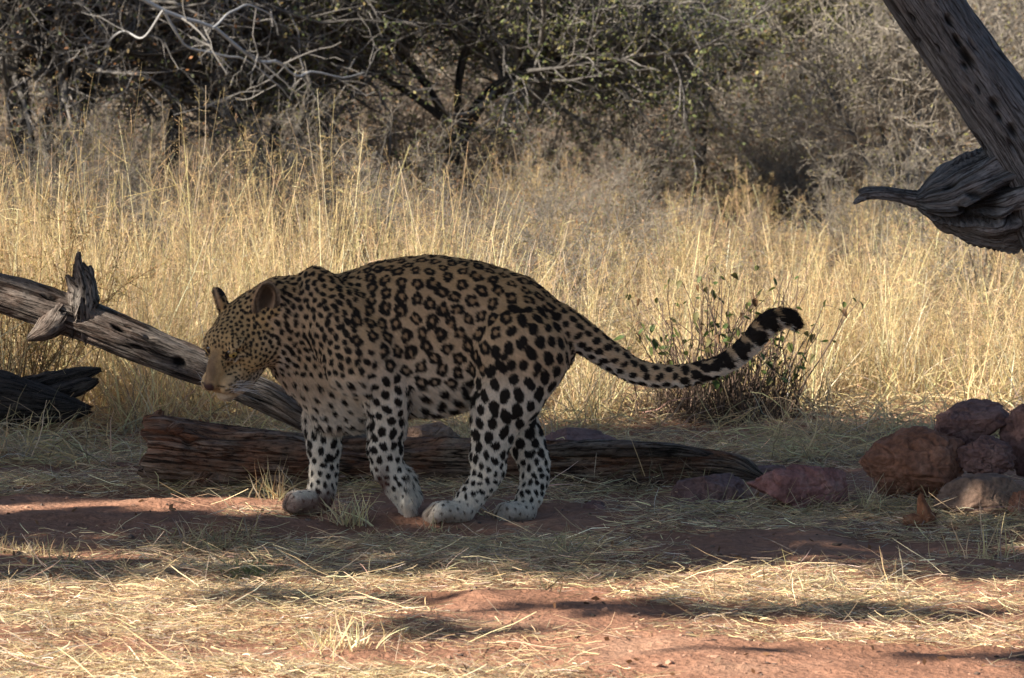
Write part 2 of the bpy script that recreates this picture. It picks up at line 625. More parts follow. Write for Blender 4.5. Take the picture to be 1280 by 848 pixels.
# far fore leg, planted
chain(FB, [(432, 430, .10, 50), (416, 490, .105, 34)], .04, .6)
chain(FB, [(414, 490, .10, 30), (405, 528, .09, 23), (405, 560, .08, 19.5), (405, 590, .075, 16), (402, 612, .072, 15), (398, 624, .07, 14)], .02, .9)
chain(FB, [(400, 625, .07, 14), (382, 629, .068, 13)], .015, 1.2)
for dy, dx in ((-.038, 4), (-.013, -1), (.012, -2), (.036, 3)):
    chain(FB, [(384 + dx, 624, .068 + dy * .7, 10), (370 + dx, 625, .066 + dy, 10.5), (364 + dx, 631, .066 + dy, 9.0)], .008)
# rump and near hind leg
chain(FB, [(640, 412, -.13, 45), (646, 442, -.165, 53), (636, 490, -.175, 41), (622, 520, -.165, 30)], .016, .58)
chain(FB, [(654, 420, -.10, 42), (660, 450, -.14, 39), (644, 498, -.15, 25)], .035, .6)
chain(FB, [(622, 515, -.16, 31), (615, 546, -.155, 22.5), (610, 572, -.15, 20), (611, 586, -.15, 18.5)], .02, .75)
chain(FB, [(611, 586, -.15, 18), (604, 602, -.15, 16.5), (590, 620, -.15, 15), (578, 636, -.15, 14)], .014, .8)
chain(FB, [(578, 638, -.15, 14), (560, 642, -.15, 12)], .012, 1.25)
for dy, dx in ((-.038, 4), (-.013, -1), (.012, -2), (.036, 3)):
    chain(FB, [(562 + dx, 638, -.15 + dy * .7, 10), (550 + dx, 638, -.152 + dy, 10.2), (543 + dx, 644, -.152 + dy, 8.6)], .008)
# far hind leg
chain(FB, [(648, 436, .03, 42), (638, 490, .03, 31), (644, 525, .02, 24)], .02, .6)
chain(FB, [(644, 522, .02, 24.5), (657, 552, .01, 21.5), (667, 576, .0, 18.5)], .02, .8)
chain(FB, [(668, 578, .0, 18.5), (668, 600, -.01, 16), (662, 620, -.02, 14.5), (655, 637, -.03, 13.5)], .014, .8)
chain(FB, [(655, 639, -.03, 13.5), (640, 643, -.03, 12)], .012, 1.25)
for dy, dx in ((-.038, 4), (-.013, -1), (.012, -2), (.036, 3)):
    chain(FB, [(644 + dx, 638, -.03 + dy * .7, 10), (633 + dx, 639, -.032 + dy, 10.2), (627 + dx, 645, -.032 + dy, 8.6)], .008)
# tail
TAIL = interp([(684, 404, -.075, 28), (711, 410, -.075, 21.5), (738, 428, -.07, 19), (768, 449, -.06, 16.5), (800, 466, -.05, 14.5), (840, 471, -.04, 13.5), (880, 464, -.03, 13), (912, 451, -.02, 13), (935, 432, -.015, 13.5), (951, 413, -.01, 13.5), (966, 401, -.01, 12.5), (981, 397, -.01, 10), (990, 401, -.01, 7.5), (995, 406, -.01, 4.5)], 46)
TAIL[3:, 3] *= .93
TAIL[22:, 3] *= .93
chain(FB, [tuple(t) for t in TAIL], .012)
chain(FB, [(692, 444, -.06, 12), (699, 451, -.05, 7)], .02)
FB.put((slice(None),) * 3, np.float32(9.0), 1e-3)

# head in its own frame: F nose-ward, L the cat's left, U up
HF = np.array([-0.498, -0.633, -0.593]); HL = np.array([0.824, -0.557, -0.097])
HF = unit(HF); HL = unit(HL - HF * (HL @ HF)); HU = np.cross(HF, HL)
HC = P(302, 419.5, -0.07)
HB = np.stack([HF, HL, HU])
HSC = 1.24
cm = lambda f, l, u: HC + (f * HF + l * HL + u * HU) * 0.01 * HSC
FH = Field()


def hell(f, l, u, rf, rl, ru, k=.015, pitch=0.0, yaw=0.0, both=False, cut=False, roll=0.0):
    for sg in ((1, -1) if both else (1,)):
        cp, sp = math.cos(math.radians(pitch)), math.sin(math.radians(pitch))
        cy, sy = math.cos(math.radians(yaw * sg)), math.sin(math.radians(yaw * sg))
        cr, sr = math.cos(math.radians(roll * sg)), math.sin(math.radians(roll * sg))
        Ry = np.array([[cy, sy, 0], [-sy, cy, 0], [0, 0, 1]])
        Rp = np.array([[cp, 0, sp], [0, 1, 0], [-sp, 0, cp]])
        Rr = np.array([[1, 0, 0], [0, cr, sr], [0, -sr, cr]])
        FH.ell(cm(f, l * sg, u), Rr @ Rp @ Ry @ HB, np.array([rf, rl, ru]) * .01 * HSC, k, cut)


hell(-1.0, 0, 0.3, 8.6, 6.9, 6.0, .02)                     # brain case
hell(3.5, 0, 2.2, 5.5, 4.4, 3.9, .02)                      # forehead
hell(2.0, 4.5, -2.0, 5.0, 3.2, 4.0, .022, both=True)       # cheek bones and ruff
hell(-2.5, 4.9, -3.3, 4.3, 3.0, 4.2, .022, both=True)
hell(5.4, 3.4, 3.2, 2.5, 1.7, 1.5, .012, both=True)        # brow
hell(8.2, 0, 0.9, 5.6, 1.9, 2.5, .018, pitch=-17)          # bridge of the nose
hell(12.2, 0, -1.2, 3.3, 1.6, 1.8, .010, pitch=-17)
hell(14.3, 0, -2.3, 1.4, 1.5, 1.25, .007)                   # nose
hell(10.6, 0, -3.8, 3.6, 2.3, 2.6, .012)                   # muzzle
hell(11.2, 2.55, -4.1, 2.9, 1.95, 2.1, .006, both=True)     # whisker pads
hell(9.8, 0, -7.7, 3.2, 2.5, 1.8, .007)                   # chin
hell(5.2, 2.9, -7.0, 6.2, 1.9, 2.1, .012, both=True)       # lower jaw
hell(2.0, 0, -5.4, 6.0, 4.2, 3.2, .02)
hell(7.0, 2.6, -4.0, 3.6, 2.4, 2.6, .015, both=True)
hell(8.0, 3.7, 1.9, 1.9, 1.1, 1.15, .007, both=True, cut=True)     # eye sockets
hell(7.2, 3.85, 3.1, 1.8, .75, .5, .007, both=True, pitch=-14)     # upper lids
hell(7.5, 4.0, 0.65, 1.6, .65, .45, .007, both=True, pitch=-8)
for sg in (1, -1):                                         # mouth line
    FH.cone(cm(13.6, .6 * sg, -6.1), .0034, cm(7.2, 4.9 * sg, -6.2), .004, .005, cut=True)
    FH.cone(cm(15.6, .7 * sg, -3.0), .0030, cm(14.7, 1.6 * sg, -2.7), .0028, .004, cut=True)
FH.cone(cm(15.3, 0, -3.6), .002, cm(14.4, 0, -6.4), .0026, .005, cut=True)
# ears: round cups, hollow side forward and outward
for sg in (1, -1):
    E = Field()
    w = unit(0.75 * HF + sg * HL * .62 + HU * .1)         # the way the cup faces
    up = unit(-.28 * HF + sg * (.36 if sg > 0 else .62) * HL + (1.0 if sg > 0 else .8) * HU); up = unit(up - w * (up @ w))
    sd = np.cross(w, up)
    B = np.stack([w, sd, up])
    c = cm(-3.2, 5.6 * sg, 5.6)
    if sg < 0: c, ez = cm(-2.6, -5.6, 5.2), .58
    else: c, ez = cm(-3.4, 6.0, 5.2), 1.0
    E.ell(c + up * .034 * ez, B, (.022, .034, .064 * ez), .004)
    E.ell(c + up * .038 * ez + w * .015, B, (.024, .0265, .054 * ez), .006, cut=True)
    FH.merge(E, .012)
FB.merge(FH, .035)
V, Q = FB.surface()
del FB, FH
# two light smoothing passes
e = np.concatenate([Q[:, [0, 1]], Q[:, [1, 2]], Q[:, [2, 3]], Q[:, [3, 0]]])
deg = np.bincount(e.ravel(), minlength=len(V))[:, None]
for it in range(4):
    s = np.stack([np.bincount(e[:, 0], V[e[:, 1], j], len(V)) + np.bincount(e[:, 1], V[e[:, 0], j], len(V)) for j in range(3)], 1)
    V = V + (0.5 if it % 2 == 0 else -0.48) * (s / deg - V)


def vert_normals(V, Q):
    fn = np.cross(V[Q[:, 2]] - V[Q[:, 0]], V[Q[:, 3]] - V[Q[:, 1]])
    n = np.zeros_like(V)
    for j in range(4):
        for a in range(3):
            n[:, a] += np.bincount(Q[:, j], fn[:, a], len(V))
    return unit(n)


# coat relief: muscles and clumps of hair
NV = vert_normals(V, Q)
hl = (V - HC) @ HB.T * 100 / HSC                                   # head coordinates in cm
inhead = (np.abs(hl[:, 1]) < 10) & (hl[:, 0] > -6) & (np.linalg.norm(hl * np.array([.55, 1, 1]), axis=1) < 11)
amp = np.where(inhead, .0006, .0016)
V = V + NV * (amp * fbm(V * np.array([38, 38, 26]), 3, 5))[:, None]
NV = vert_normals(V, Q)

# ---- pattern of the coat
LR = np.random.default_rng(77)
fa = 0.5 * np.linalg.norm(np.cross(V[Q[:, 2]] - V[Q[:, 0]], V[Q[:, 3]] - V[Q[:, 1]]), axis=1)
NS = 300000                                                  # fur roots
fi = LR.choice(len(Q), NS, p=fa / fa.sum())
wu, wv = LR.uniform(0, 1, (2, NS, 1))
q = V[Q[fi]]
RT = (q[:, 0] * (1 - wu) + q[:, 1] * wu) * (1 - wv) + (q[:, 3] * (1 - wu) + q[:, 2] * wu) * wv
RN = unit(NV[Q[fi]].mean(1))
PTS, NRM = np.concatenate([V, RT]), np.concatenate([NV, RN])
PX, PY = to_px(PTS)
HLc = (PTS - HC) @ HB.T * 100 / HSC


def regions(PX, PY, pts, h):
    """weights of the parts of the coat"""
    r = {}
    d = np.linalg.norm((h - np.array([3, 0, -1])) * np.array([.62, 1, 1]), axis=1)
    r['head'] = (d < 9.6) & (PX < 352) | ((h[:, 2] > 4.5) & (np.abs(h[:, 1]) > 3.5) & (h[:, 0] > -7.5) & (PX < 350) & (PY < 415))
    r['ear'] = (h[:, 2] > 6.2) & (np.abs(h[:, 1]) > 4.4) & (h[:, 0] > -9) & (PX < 350)
    r['tail'] = (PX > 712) | ((PX > 704) & (PY < 430))
    r['hind'] = (PX > 540) & (PX <= 712) & (PY > 470 + 0.0 * PX) & ~((PX < 594) & (PY < 528))
    r['fore'] = (PX > 340) & (PX <= 540) & (PY > 555) | ((PX > 458) & (PX < 512) & (PY > 470)) | ((PX < 430) & (PX > 378) & (PY > 530))
    r['neck'] = ~r['head'] & (PX < 452 - 0.10 * (PY - 330)) & ~r['fore'] | (~r['head'] & (PX < 470) & (PY > 440) & ~r['fore'])
    r['thigh'] = (PX > 600 + 0.45 * np.clip(470 - PY, 0, 200)) & (PX <= 712) & (PY > 385) & ~r['hind']
    r['belly'] = (PY > 482) & (PX > 505) & (PX < 598) & ~r['hind']
    return r


RG = regions(PX, PY, PTS, HLc)
# spacing, spot radius (metres) at every mesh vertex
n0 = len(V)
sp = np.full(n0, .0375); sr = np.full(n0, .0203); kind = np.zeros(n0, int)      # 0 rosette 1 solid 2 small
def setr(key, s, r_, k):
    m = RG[key][:n0]; sp[m] = s; sr[m] = r_; kind[m] = k
setr('neck', .0205, .0098, 1); setr('thigh', .0345, .0192, 1); setr('belly', .040, .0190, 1)
setr('hind', .036, .0165, 1); setr('fore', .027, .0112, 1); setr('tail', .0255, .0128, 1)
py0, px0 = PY[:n0], PX[:n0]
m = RG['neck'][:n0]; kk = smooth(395, 452, px0) * smooth(330, 380, py0); sp[m] += (.004 * kk)[m]; sr[m] += (.0022 * kk)[m]
m = RG['neck'][:n0] & (py0 > 470); sp[m] = .034; sr[m] = .0105
m = RG['hind'][:n0]; kk = smooth(530, 600, py0); sp[m] = (.037 - .017 * kk)[m]; sr[m] = (.0196 - .0108 * kk)[m]
m = RG['hind'][:n0] & (py0 > 626); sp[m] = .022; sr[m] = .0040
m = RG['fore'][:n0]; kk = smooth(540, 610, py0); sp[m] = (.0295 - .009 * kk)[m]; sr[m] = (.0152 - .0072 * kk)[m]
m = RG['fore'][:n0] & (py0 > 614); sp[m] = .026; sr[m] = .0040
m = RG['tail'][:n0] & (px0 > 850); sp[m] = .029; sr[m] = .0165
m = RG['tail'][:n0] & (px0 > 898); sr[m] = 0
h0 = HLc[:n0]
m = RG['head'][:n0]; kk = smooth(9, 0, h0[:, 0]); sp[m] = (.0098 + .0050 * kk)[m]; sr[m] = (.0034 + .0026 * kk)[m]; kind[m] = 2
nose = RG['head'][:n0] & (((h0[:, 0] > 9.0 - .5 * np.abs(h0[:, 1])) & (np.abs(h0[:, 1]) < 1.5)) | (h0[:, 0] > 10.6)) & (h0[:, 2] > -6.5)
sr[nose] = 0
sr[RG['ear'][:n0]] = 0
sr[RG['head'][:n0] & (h0[:, 0] > 6.5) & (h0[:, 2] < -6.0)] = 0
back = (NV[:, 2] > .75) & (px0 > 440) & (px0 < 700); sp[back] *= .86; sr[back] *= .84

va = np.bincount(Q.ravel(), np.repeat(fa / 4, 4), n0)
cand = LR.choice(n0, 36000, p=va / np.square(sp) / (va / np.square(sp)).sum())
acc_i = np.zeros(0, int); CP = np.zeros((6000, 3)); CN = np.zeros((6000, 3)); CS = np.zeros(6000); na = 0
ids = []
for rel, part in ((1.0, cand[:16000]), (.9, cand[16000:26000]), (.82, cand[26000:])):
    for i in part:
        if sr[i] == 0: continue
        p = V[i]
        if na:
            dd = np.sum((CP[:na] - p) ** 2, 1)
            lim = rel * .5 * (CS[:na] + sp[i])
            if np.any((dd < lim * lim) & (CN[:na] @ NV[i] > -.2)): continue
        CP[na], CN[na], CS[na] = p, NV[i], sp[i]; ids.append(i); na += 1
        if na >= 5990: break
for it in range(5):                                          # even the marks out
    k2 = kdtree.KDTree(na)
    for a in range(na): k2.insert(CP[a], a)
    k2.balance()
    sub = np.arange(0, n0, 2)
    own = np.fromiter((k2.find(p)[1] for p in V[sub]), int, len(sub))
    w = (va / np.square(sp))[sub] * (sr[sub] > 0)
    own_ok = np.einsum('ij,ij->i', CN[own], NV[sub]) > 0
    w = w * own_ok
    tot = np.bincount(own, w, na) + 1e-12
    cen = np.stack([np.bincount(own, w * V[sub, j], na) for j in range(3)], 1) / tot[:, None]
    cen = np.where((tot > 1e-9)[:, None], cen, CP[:na])
    CP[:na] = CP[:na] + .85 * (cen - CP[:na])
kv = kdtree.KDTree(n0)
for a in range(n0): kv.insert(V[a], a)
kv.balance()
ids2 = []
for a in range(na):
    best = min(kv.find_n(CP[a], 12), key=lambda f: f[2] - .004 * float(CN[a] @ NV[f[1]]))
    if sr[best[1]] > 0: ids2.append(best[1])
ids = ids2
print('spots', na)
kd = kdtree.KDTree(len(PTS))
for i, p in enumerate(PTS): kd.insert(p, i)
kd.balance()
SD = np.full(len(PTS), 1.0)                                   # distance to the black of the pattern (m, negative inside)
RC = np.zeros(len(PTS))                                      # tan heart of the rosettes
for i in ids:
    R = sr[i] * LR.uniform(.86, 1.12)
    if R < .0035: R = sr[i]
    c, n = V[i], NV[i]
    found = kd.find_range(c, R * 2.0 + .004)
    j = np.fromiter((f[1] for f in found), int, len(found))
    j = j[NRM[j] @ n > .05]
    d = PTS[j] - c
    # long axis of the marks: down and back along the flank, along the limbs
    ax = np.array([.35, 0, -1.0])
    if kind[i] == 1 and RG['tail'][i]: ax = np.array([1.0, 0, .1])
    if RG['neck'][i]: ax = np.array([.55, 0, -.9])
    ax = ax + LR.normal(0, .45, 3)
    t1 = unit(ax - n * (ax @ n)); t2 = np.cross(n, t1)
    u, v = d @ t1, d @ t2
    if kind[i] == 0:
        u = u / 1.15; v = v / .88
        nb = int(LR.choice([3, 4, 5, 5]))
        th = np.arange(nb) * 2 * np.pi / nb + LR.uniform(0, 6.28) + LR.normal(0, .22, nb)
        r0 = R * .66
        g = np.full(len(j), 1.0)
        bl = LR.uniform(.30, .41, nb) * R * (1.15 if nb == 3 else 1.0)
        for a, b in zip(th, bl):
            # each fleck is an arc of the ring
            ca, sa = math.cos(a), math.sin(a)
            rr, tt = u * ca + v * sa - r0 * LR.uniform(.88, 1.1), (-u * sa + v * ca)
            rr = rr + .5 * tt ** 2 / max(r0, 1e-4)
            stretch = LR.uniform(1.15, 1.9) if nb > 3 else LR.uniform(1.3, 1.9)
            g = np.minimum(g, np.sqrt(rr ** 2 + (tt / stretch) ** 2) - b)
        RC[j] = np.maximum(RC[j], smooth(R * .95, R * .55, np.sqrt(u * u + v * v)))
    elif kind[i] == 1:
        e_ = LR.uniform(1.05, 1.5)
        g = np.sqrt((u / e_) ** 2 + (v * e_ ** .5) ** 2) - R * .82
        if LR.uniform() < .45:
            o = LR.normal(0, .6, 2) * R
            g2 = np.sqrt((u - o[0]) ** 2 + (v - o[1]) ** 2) - R * .55
            h = np.maximum(.006 - np.abs(g - g2), 0) / .006
            g = np.minimum(g, g2) - h * h * .0015
    else:
        e_ = LR.uniform(1.0, 1.35)
        g = np.sqrt((u / e_) ** 2 + (v * e_ ** .5) ** 2) - R
    SD[j] = np.minimum(SD[j], g)
tp = np.array([to_px(P(a, b, y)) for a, b, y, _ in TAIL])
tt = np.where(PX > 880)[0]
dq = (PX[tt, None] - tp[None, :, 0]) ** 2 + (PY[tt, None] - tp[None, :, 1]) ** 2
tk = dq.argmin(1)
seg = np.concatenate([[0], np.cumsum(np.linalg.norm(np.diff(tp, axis=0), axis=1))])
tpos = seg[tk]; s905 = np.interp(905, tp[:38, 0], seg[:38])
for c_, w_ in ((4, 9.5), (27, 9), (52, 11), (77, 9), (98, 9), (112, 7)):
    side = np.clip(-(NRM[tt, 2] + .25), 0, 1) * (22 if c_ < 70 else 8)
    g = (np.abs(tpos - s905 - c_ - 3 * vnoise(PTS[tt] * 40, 90)) - w_ + side) * .0022
    SD[tt] = np.minimum(SD[tt], g)
SD = SD + .0016 * fbm(PTS * 160, 2, 44) + .0012 * vnoise(PTS * 420, 45)
black = smooth(.0012, -.0012, SD)

# ground colour of the coat
TAN, FLANK, WHITE = np.array([.45, .285, .13]), np.array([.53, .385, .245]), np.array([.69, .62, .525])
zz = NRM[:, 2]
lo_ = smooth(425, 540, PY + 26 * vnoise(PTS * 9, 60))
lo_ = np.maximum(lo_, .85 * smooth(-.35, -.8, zz))
lo_ = np.where(RG['tail'], np.maximum(smooth(-.1, -.7, zz), .8 * smooth(850, 900, PX) * smooth(.5, -.3, zz)), lo_)
up_ = smooth(.1, .85, zz) * smooth(470, 400, PY)
BASE = FLANK * (1 - lo_)[:, None] + WHITE * lo_[:, None]
BASE = BASE * (1 - .75 * up_)[:, None] + TAN * (.75 * up_)[:, None]
BASE = np.where((RC * (1 - lo_))[:, None] > 0, BASE * (1 - .6 * RC[:, None]) + np.array([.31, .18, .085]) * (.6 * RC[:, None]), BASE)
# head: ochre crown, plain tan bridge, pale cheeks, chin and eye patches
h = HLc
hd = RG['head']
hc = np.array([.46, .31, .15])[None] * np.ones((len(PTS), 1))
pale = np.maximum(smooth(-3.5, -7.0, h[:, 2]), .85 * smooth(4.5, 7.5, np.abs(h[:, 1])) * smooth(5, -3, h[:, 0]) * smooth(3.5, 0, h[:, 2]))
hc = hc * (1 - pale[:, None]) + np.array([.50, .40, .285]) * pale[:, None]
pad = np.exp(-(((h[:, 0] - 11.6) / 3.0) ** 2 + ((h[:, 2] + 4.3) / 2.2) ** 2)) * smooth(1.6, 2.4, np.abs(h[:, 1]))
hc = hc * (1 - .8 * pad[:, None]) + np.array([.46, .36, .25]) * (.8 * pad[:, None])
br_ = smooth(7, 11.5, h[:, 0]) * smooth(1.35 + .16 * np.clip(h[:, 0] - 8, 0, 6), .55, np.abs(h[:, 1] + .4 * vnoise(PTS * 90, 95))) * smooth(-5.0, -3.0, h[:, 2])
hc = hc * (1 - br_[:, None]) + np.array([.22, .145, .085]) * br_[:, None]
for sg in (1, -1):
    eb = np.exp(-(((h[:, 0] - 7.8) / 1.5) ** 2 + ((h[:, 2] - .3) / .5) ** 2) * 1.2) * (h[:, 1] * sg > 2)
    hc = hc * (1 - .8 * eb[:, None]) + np.array([.66, .58, .47]) * (.8 * eb[:, None])
    eb = np.exp(-(((h[:, 0] - 6.2) / 1.6) ** 2 + ((h[:, 2] - 3.5) / .5) ** 2) * 1.2) * (h[:, 1] * sg > 2)
    hc = hc * (1 - .5 * eb[:, None]) + np.array([.60, .48, .30]) * (.5 * eb[:, None])
BASE = np.where(hd[:, None], hc, BASE)
ear = RG['ear']
earin = np.zeros(len(PTS))
for sg in (1, -1):
    w = unit(0.75 * HF + sg * HL * .62 + HU * .1)
    m = ear & (h[:, 1] * sg > 0)
    f_ = NRM @ w
    hgt = smooth(6, 12, h[:, 2])
    colr = np.where((f_ > .15)[:, None], np.array([.26, .18, .12])[None] * (1 - .75 * smooth(.45, .9, f_))[:, None], np.array([.02, .016, .014])[None] * np.ones((len(PTS), 1)))
    rim = smooth(.45, .0, np.abs(f_ - .1))
    colr = colr * (1 - rim[:, None]) + np.array([.50, .33, .19]) * rim[:, None]  # warm backlit glow of the ear rim put into the colour
    BASE = np.where(m[:, None], colr, BASE)
black = np.where(ear, 0, black)
# dark skin: eye rims and tear line, nose, lip line, whisker rows
dark = np.zeros(len(PTS))
for sg in (1, -1):
    de = np.sqrt(((h[:, 0] - 8.1) / 1.35) ** 2 + ((h[:, 2] - 1.8) / .95) ** 2)
    m = (h[:, 1] * sg > 2.0)
    dark = np.maximum(dark, smooth(1.12, .90, de) * m)
    tl = np.exp(-((h[:, 2] - (1.2 - .45 * (h[:, 0] - 8.6))) / .5) ** 2) * smooth(7.8, 8.4, h[:, 0]) * smooth(13.0, 10.0, h[:, 0]) * m * smooth(4.6, 3.6, np.abs(h[:, 1]))
    dark = np.maximum(dark, .85 * tl)
nosem = smooth(14.5, 15.0, h[:, 0]) * smooth(-4.4, -3.9, h[:, 2]) * smooth(-.9, -1.5, h[:, 2])
lip = np.exp(-((h[:, 2] + 6.1) / .50) ** 2) * smooth(5.5, 7.0, h[:, 0])
dark = np.maximum(dark, .9 * lip * hd)
for k, zrow in enumerate((-3.3, -4.2, -5.1)):
    rows = np.exp(-((h[:, 2] - zrow - .12 * (h[:, 0] - 11)) / .27) ** 2) * smooth(.05, .45, np.sin(h[:, 0] * 4.2 + k * 2) * .5 + .5) * smooth(9.8, 10.6, h[:, 0]) * smooth(15.2, 14.4, h[:, 0]) * (np.abs(h[:, 1]) > 1.4)
    dark = np.maximum(dark, .97 * rows * hd)
corner = np.exp(-(((h[:, 0] - 8.0) / 1.9) ** 2 + ((h[:, 2] + 6.7) / 1.0) ** 2) * 1.1) * hd
dark = np.maximum(dark, .6 * corner)
fleck = 1 + .16 * vnoise(PTS * 300, 70) + .10 * vnoise(PTS * np.array([60, 60, 60]), 71)
COAT = BASE * fleck[:, None]
BLK = np.array([.016, .012, .010])
COAT = COAT * (1 - black[:, None]) + BLK * black[:, None]
COAT = COAT * (1 - dark[:, None]) + np.array([.022, .016, .014]) * dark[:, None]
COAT = COAT * (1 - nosem[:, None]) + np.array([.06, .032, .028]) * nosem[:, None]
# red earth and old blood on the planted fore paw and the raised wrist
mud = smooth(612, 626, PY + 5 * vnoise(PTS * 40, 80)) * (PX < 425) * (PX > 340)
COAT = COAT * (1 - .7 * mud[:, None]) + np.array([.25, .10, .06]) * (.7 * mud[:, None])
bld = np.exp(-(((PX - 409) / 13) ** 2 + ((PY - 626) / 14) ** 2)) + .8 * np.exp(-(((PX - 477) / 9) ** 2 + ((PY - 604) / 20) ** 2))
bld = np.clip(bld * (1 + .6 * vnoise(PTS * 70, 81)), 0, .8)
COAT = COAT * (1 - bld[:, None]) + np.array([.09, .025, .018]) * bld[:, None]

dust = smooth(622, 652, PY + 6 * vnoise(PTS * 30, 84)) * (PX > 425) * (PX < 690)
COAT = COAT * (1 - .5 * dust[:, None]) + np.array([.40, .27, .19]) * (.5 * dust[:, None])
for fx, fy, f0_ in ((546, 641, -.152), (629, 642, -.032), (367, 628, .066)):
    for so in (-.026, -.0005, .024):
        sm = np.exp(-((PTS[:, 1] - f0_ - so) / .0042) ** 2) * smooth(fx + 13, fx + 2, PX) * (np.abs(PX - fx) < 24) * (np.abs(PY - fy) < 20)  # shade in the gaps between toes, painted as dark stripes
        COAT = COAT * (1 - .75 * sm[:, None]) + np.array([.07, .045, .035]) * (.75 * sm[:, None])
M_COAT = mat_tinted('leopard_coat', .75, spec=.2)
ROOT = P(520, 650, -.03) * np.array([1, 1, 0])
leo = empty('leopard', ROOT, 'spotted leopard walking left with lowered head and raised tail', 'leopard')
mb = MB()
mb.add(V, Q, col=np.clip(COAT[:n0], 0, 1))
body = adopt(mb.build('body', M_COAT), leo)

# short fur lying along the body
flow = np.stack([np.full(NS, .75), np.zeros(NS), np.full(NS, -.65)], 1)
rx, ry = PX[n0:], PY[n0:]
leg = (RG['hind'] | RG['fore'])[n0:]
flow[leg] = (.15, 0, -1)
flow[RG['tail'][n0:]] = (1, 0, -.1)
hh_ = RG['head'][n0:]
flow[hh_] = -HF + .0
flow = unit(flow - RN * np.sum(flow * RN, 1, keepdims=True))
flow = unit(flow + LR.normal(0, .16, (NS, 3)))
ln = np.full(NS, .0085)
ln[hh_] = .0045
ln[hh_ & (HLc[n0:, 0] > 9)] = .003
ln[leg] = .0065
ln[(rx > 355) & (rx < 465) & (ry > 475) & (ry < 545)] = .014
ln[RG['belly'][n0:]] = .016
ln[RG['ear'][n0:]] = .006
ln[(rx > 940)] = .012
ln[(rx > 968) & (rx > 0)] = .016
ln *= LR.uniform(.6, 1.25, NS)
eyez = (np.sqrt(((HLc[n0:, 0] - 7.7) / 2.3) ** 2 + ((HLc[n0:, 2] - 1.9) / 1.8) ** 2) < 1) & (np.abs(HLc[n0:, 1]) > 2)
skip = (dark[n0:] > .4) & hh_ | eyez & hh_ | (nosem[n0:] > .3)
ok = ~skip
liftv = .30 + .25 * LR.uniform(0, 1, NS)
p0 = RT - RN * .001
p1 = RT + (flow * .5 + RN * liftv[:, None] * .45) * ln[:, None]
p2 = RT + (flow * .98 + RN * liftv[:, None] * .62 + np.array([0, 0, -.10])) * ln[:, None]
strands = np.stack([p0, p1, p2], 1)[ok] - ROOT
hc_ = bpy.data.hair_curves.new('fur')
hc_.add_curves([3] * len(strands))
hc_.attributes['position'].data.foreach_set('vector', strands.astype(np.float32).ravel())
ra = hc_.attributes.get('radius') or hc_.attributes.new('radius', 'FLOAT', 'POINT')
ra.data.foreach_set('value', np.tile(np.array([.00042, .00034, .00010], np.float32), len(strands)))
ta = hc_.attributes.new('tint', 'FLOAT_COLOR', 'CURVE')
cc = np.clip(COAT[n0:][ok] * LR.uniform(.8, 1.25, (len(strands), 1)), 0, 1)
ta.data.foreach_set('color', np.concatenate([cc, np.ones((len(cc), 1))], 1).astype(np.float32).ravel())
hc_.materials.append(M_COAT)
fo = bpy.data.objects.new('fur', hc_)
COL.objects.link(fo); fo.parent = leo; fo['kind'] = 'stuff'

# eyes
def mat_eye():
    m, n, b, o = new_mat('eye')
    n.links.new(attr(n, 'tint'), b.inputs['Base Color'])
    b.inputs['Roughness'].default_value = .06
    b.inputs['Specular IOR Level'].default_value = .6
    return m
M_EYE = mat_eye()
v0, f0 = ico(5)
for sg in (1, -1):
    m = MB()
    c = cm(7.35, 3.0 * sg, 1.9)
    look = unit(HF * .62 + sg * HL * .72 - HU * .12)
    a = np.arccos(np.clip(v0 @ look, -1, 1))
    col = np.where((a < .26)[:, None], np.array([.004, .004, .004]), np.where((a < .80)[:, None], np.array([.46, .33, .11]), np.where((a < .70)[:, None], np.array([.03, .02, .01]), np.array([.03, .022, .018]))))
    m.add(c + v0 * .0158, tris=f0, col=col)
    adopt(m.build('eye', M_EYE), leo)

# whiskers
m = MB()
for sg in (1, -1):
    n = 18
    f_ = LR.uniform(10.5, 14, n); u_ = LR.choice([-3.3, -4.2, -5.1], n)
    st = np.array([cm(a, sg * 3.8 - sg * .11 * (a - 10.5) ** 2 * .4, b) for a, b in zip(f_, u_)])
    d = -HF[None] * .75 + sg * HL[None] * .75 - HU[None] * LR.uniform(.15, .75, (n, 1)) + LR.normal(0, .10, (n, 3))
    p, r_ = sprout(st, d, LR.uniform(.05, .11, n), (.00045), .00010, 6, LR, .03, -.07)
    tubes(m, p, r_, 4, np.full((n, 3), .75))
adopt(m.build('whiskers', M_TWIG), leo)['kind'] = 'stuff'
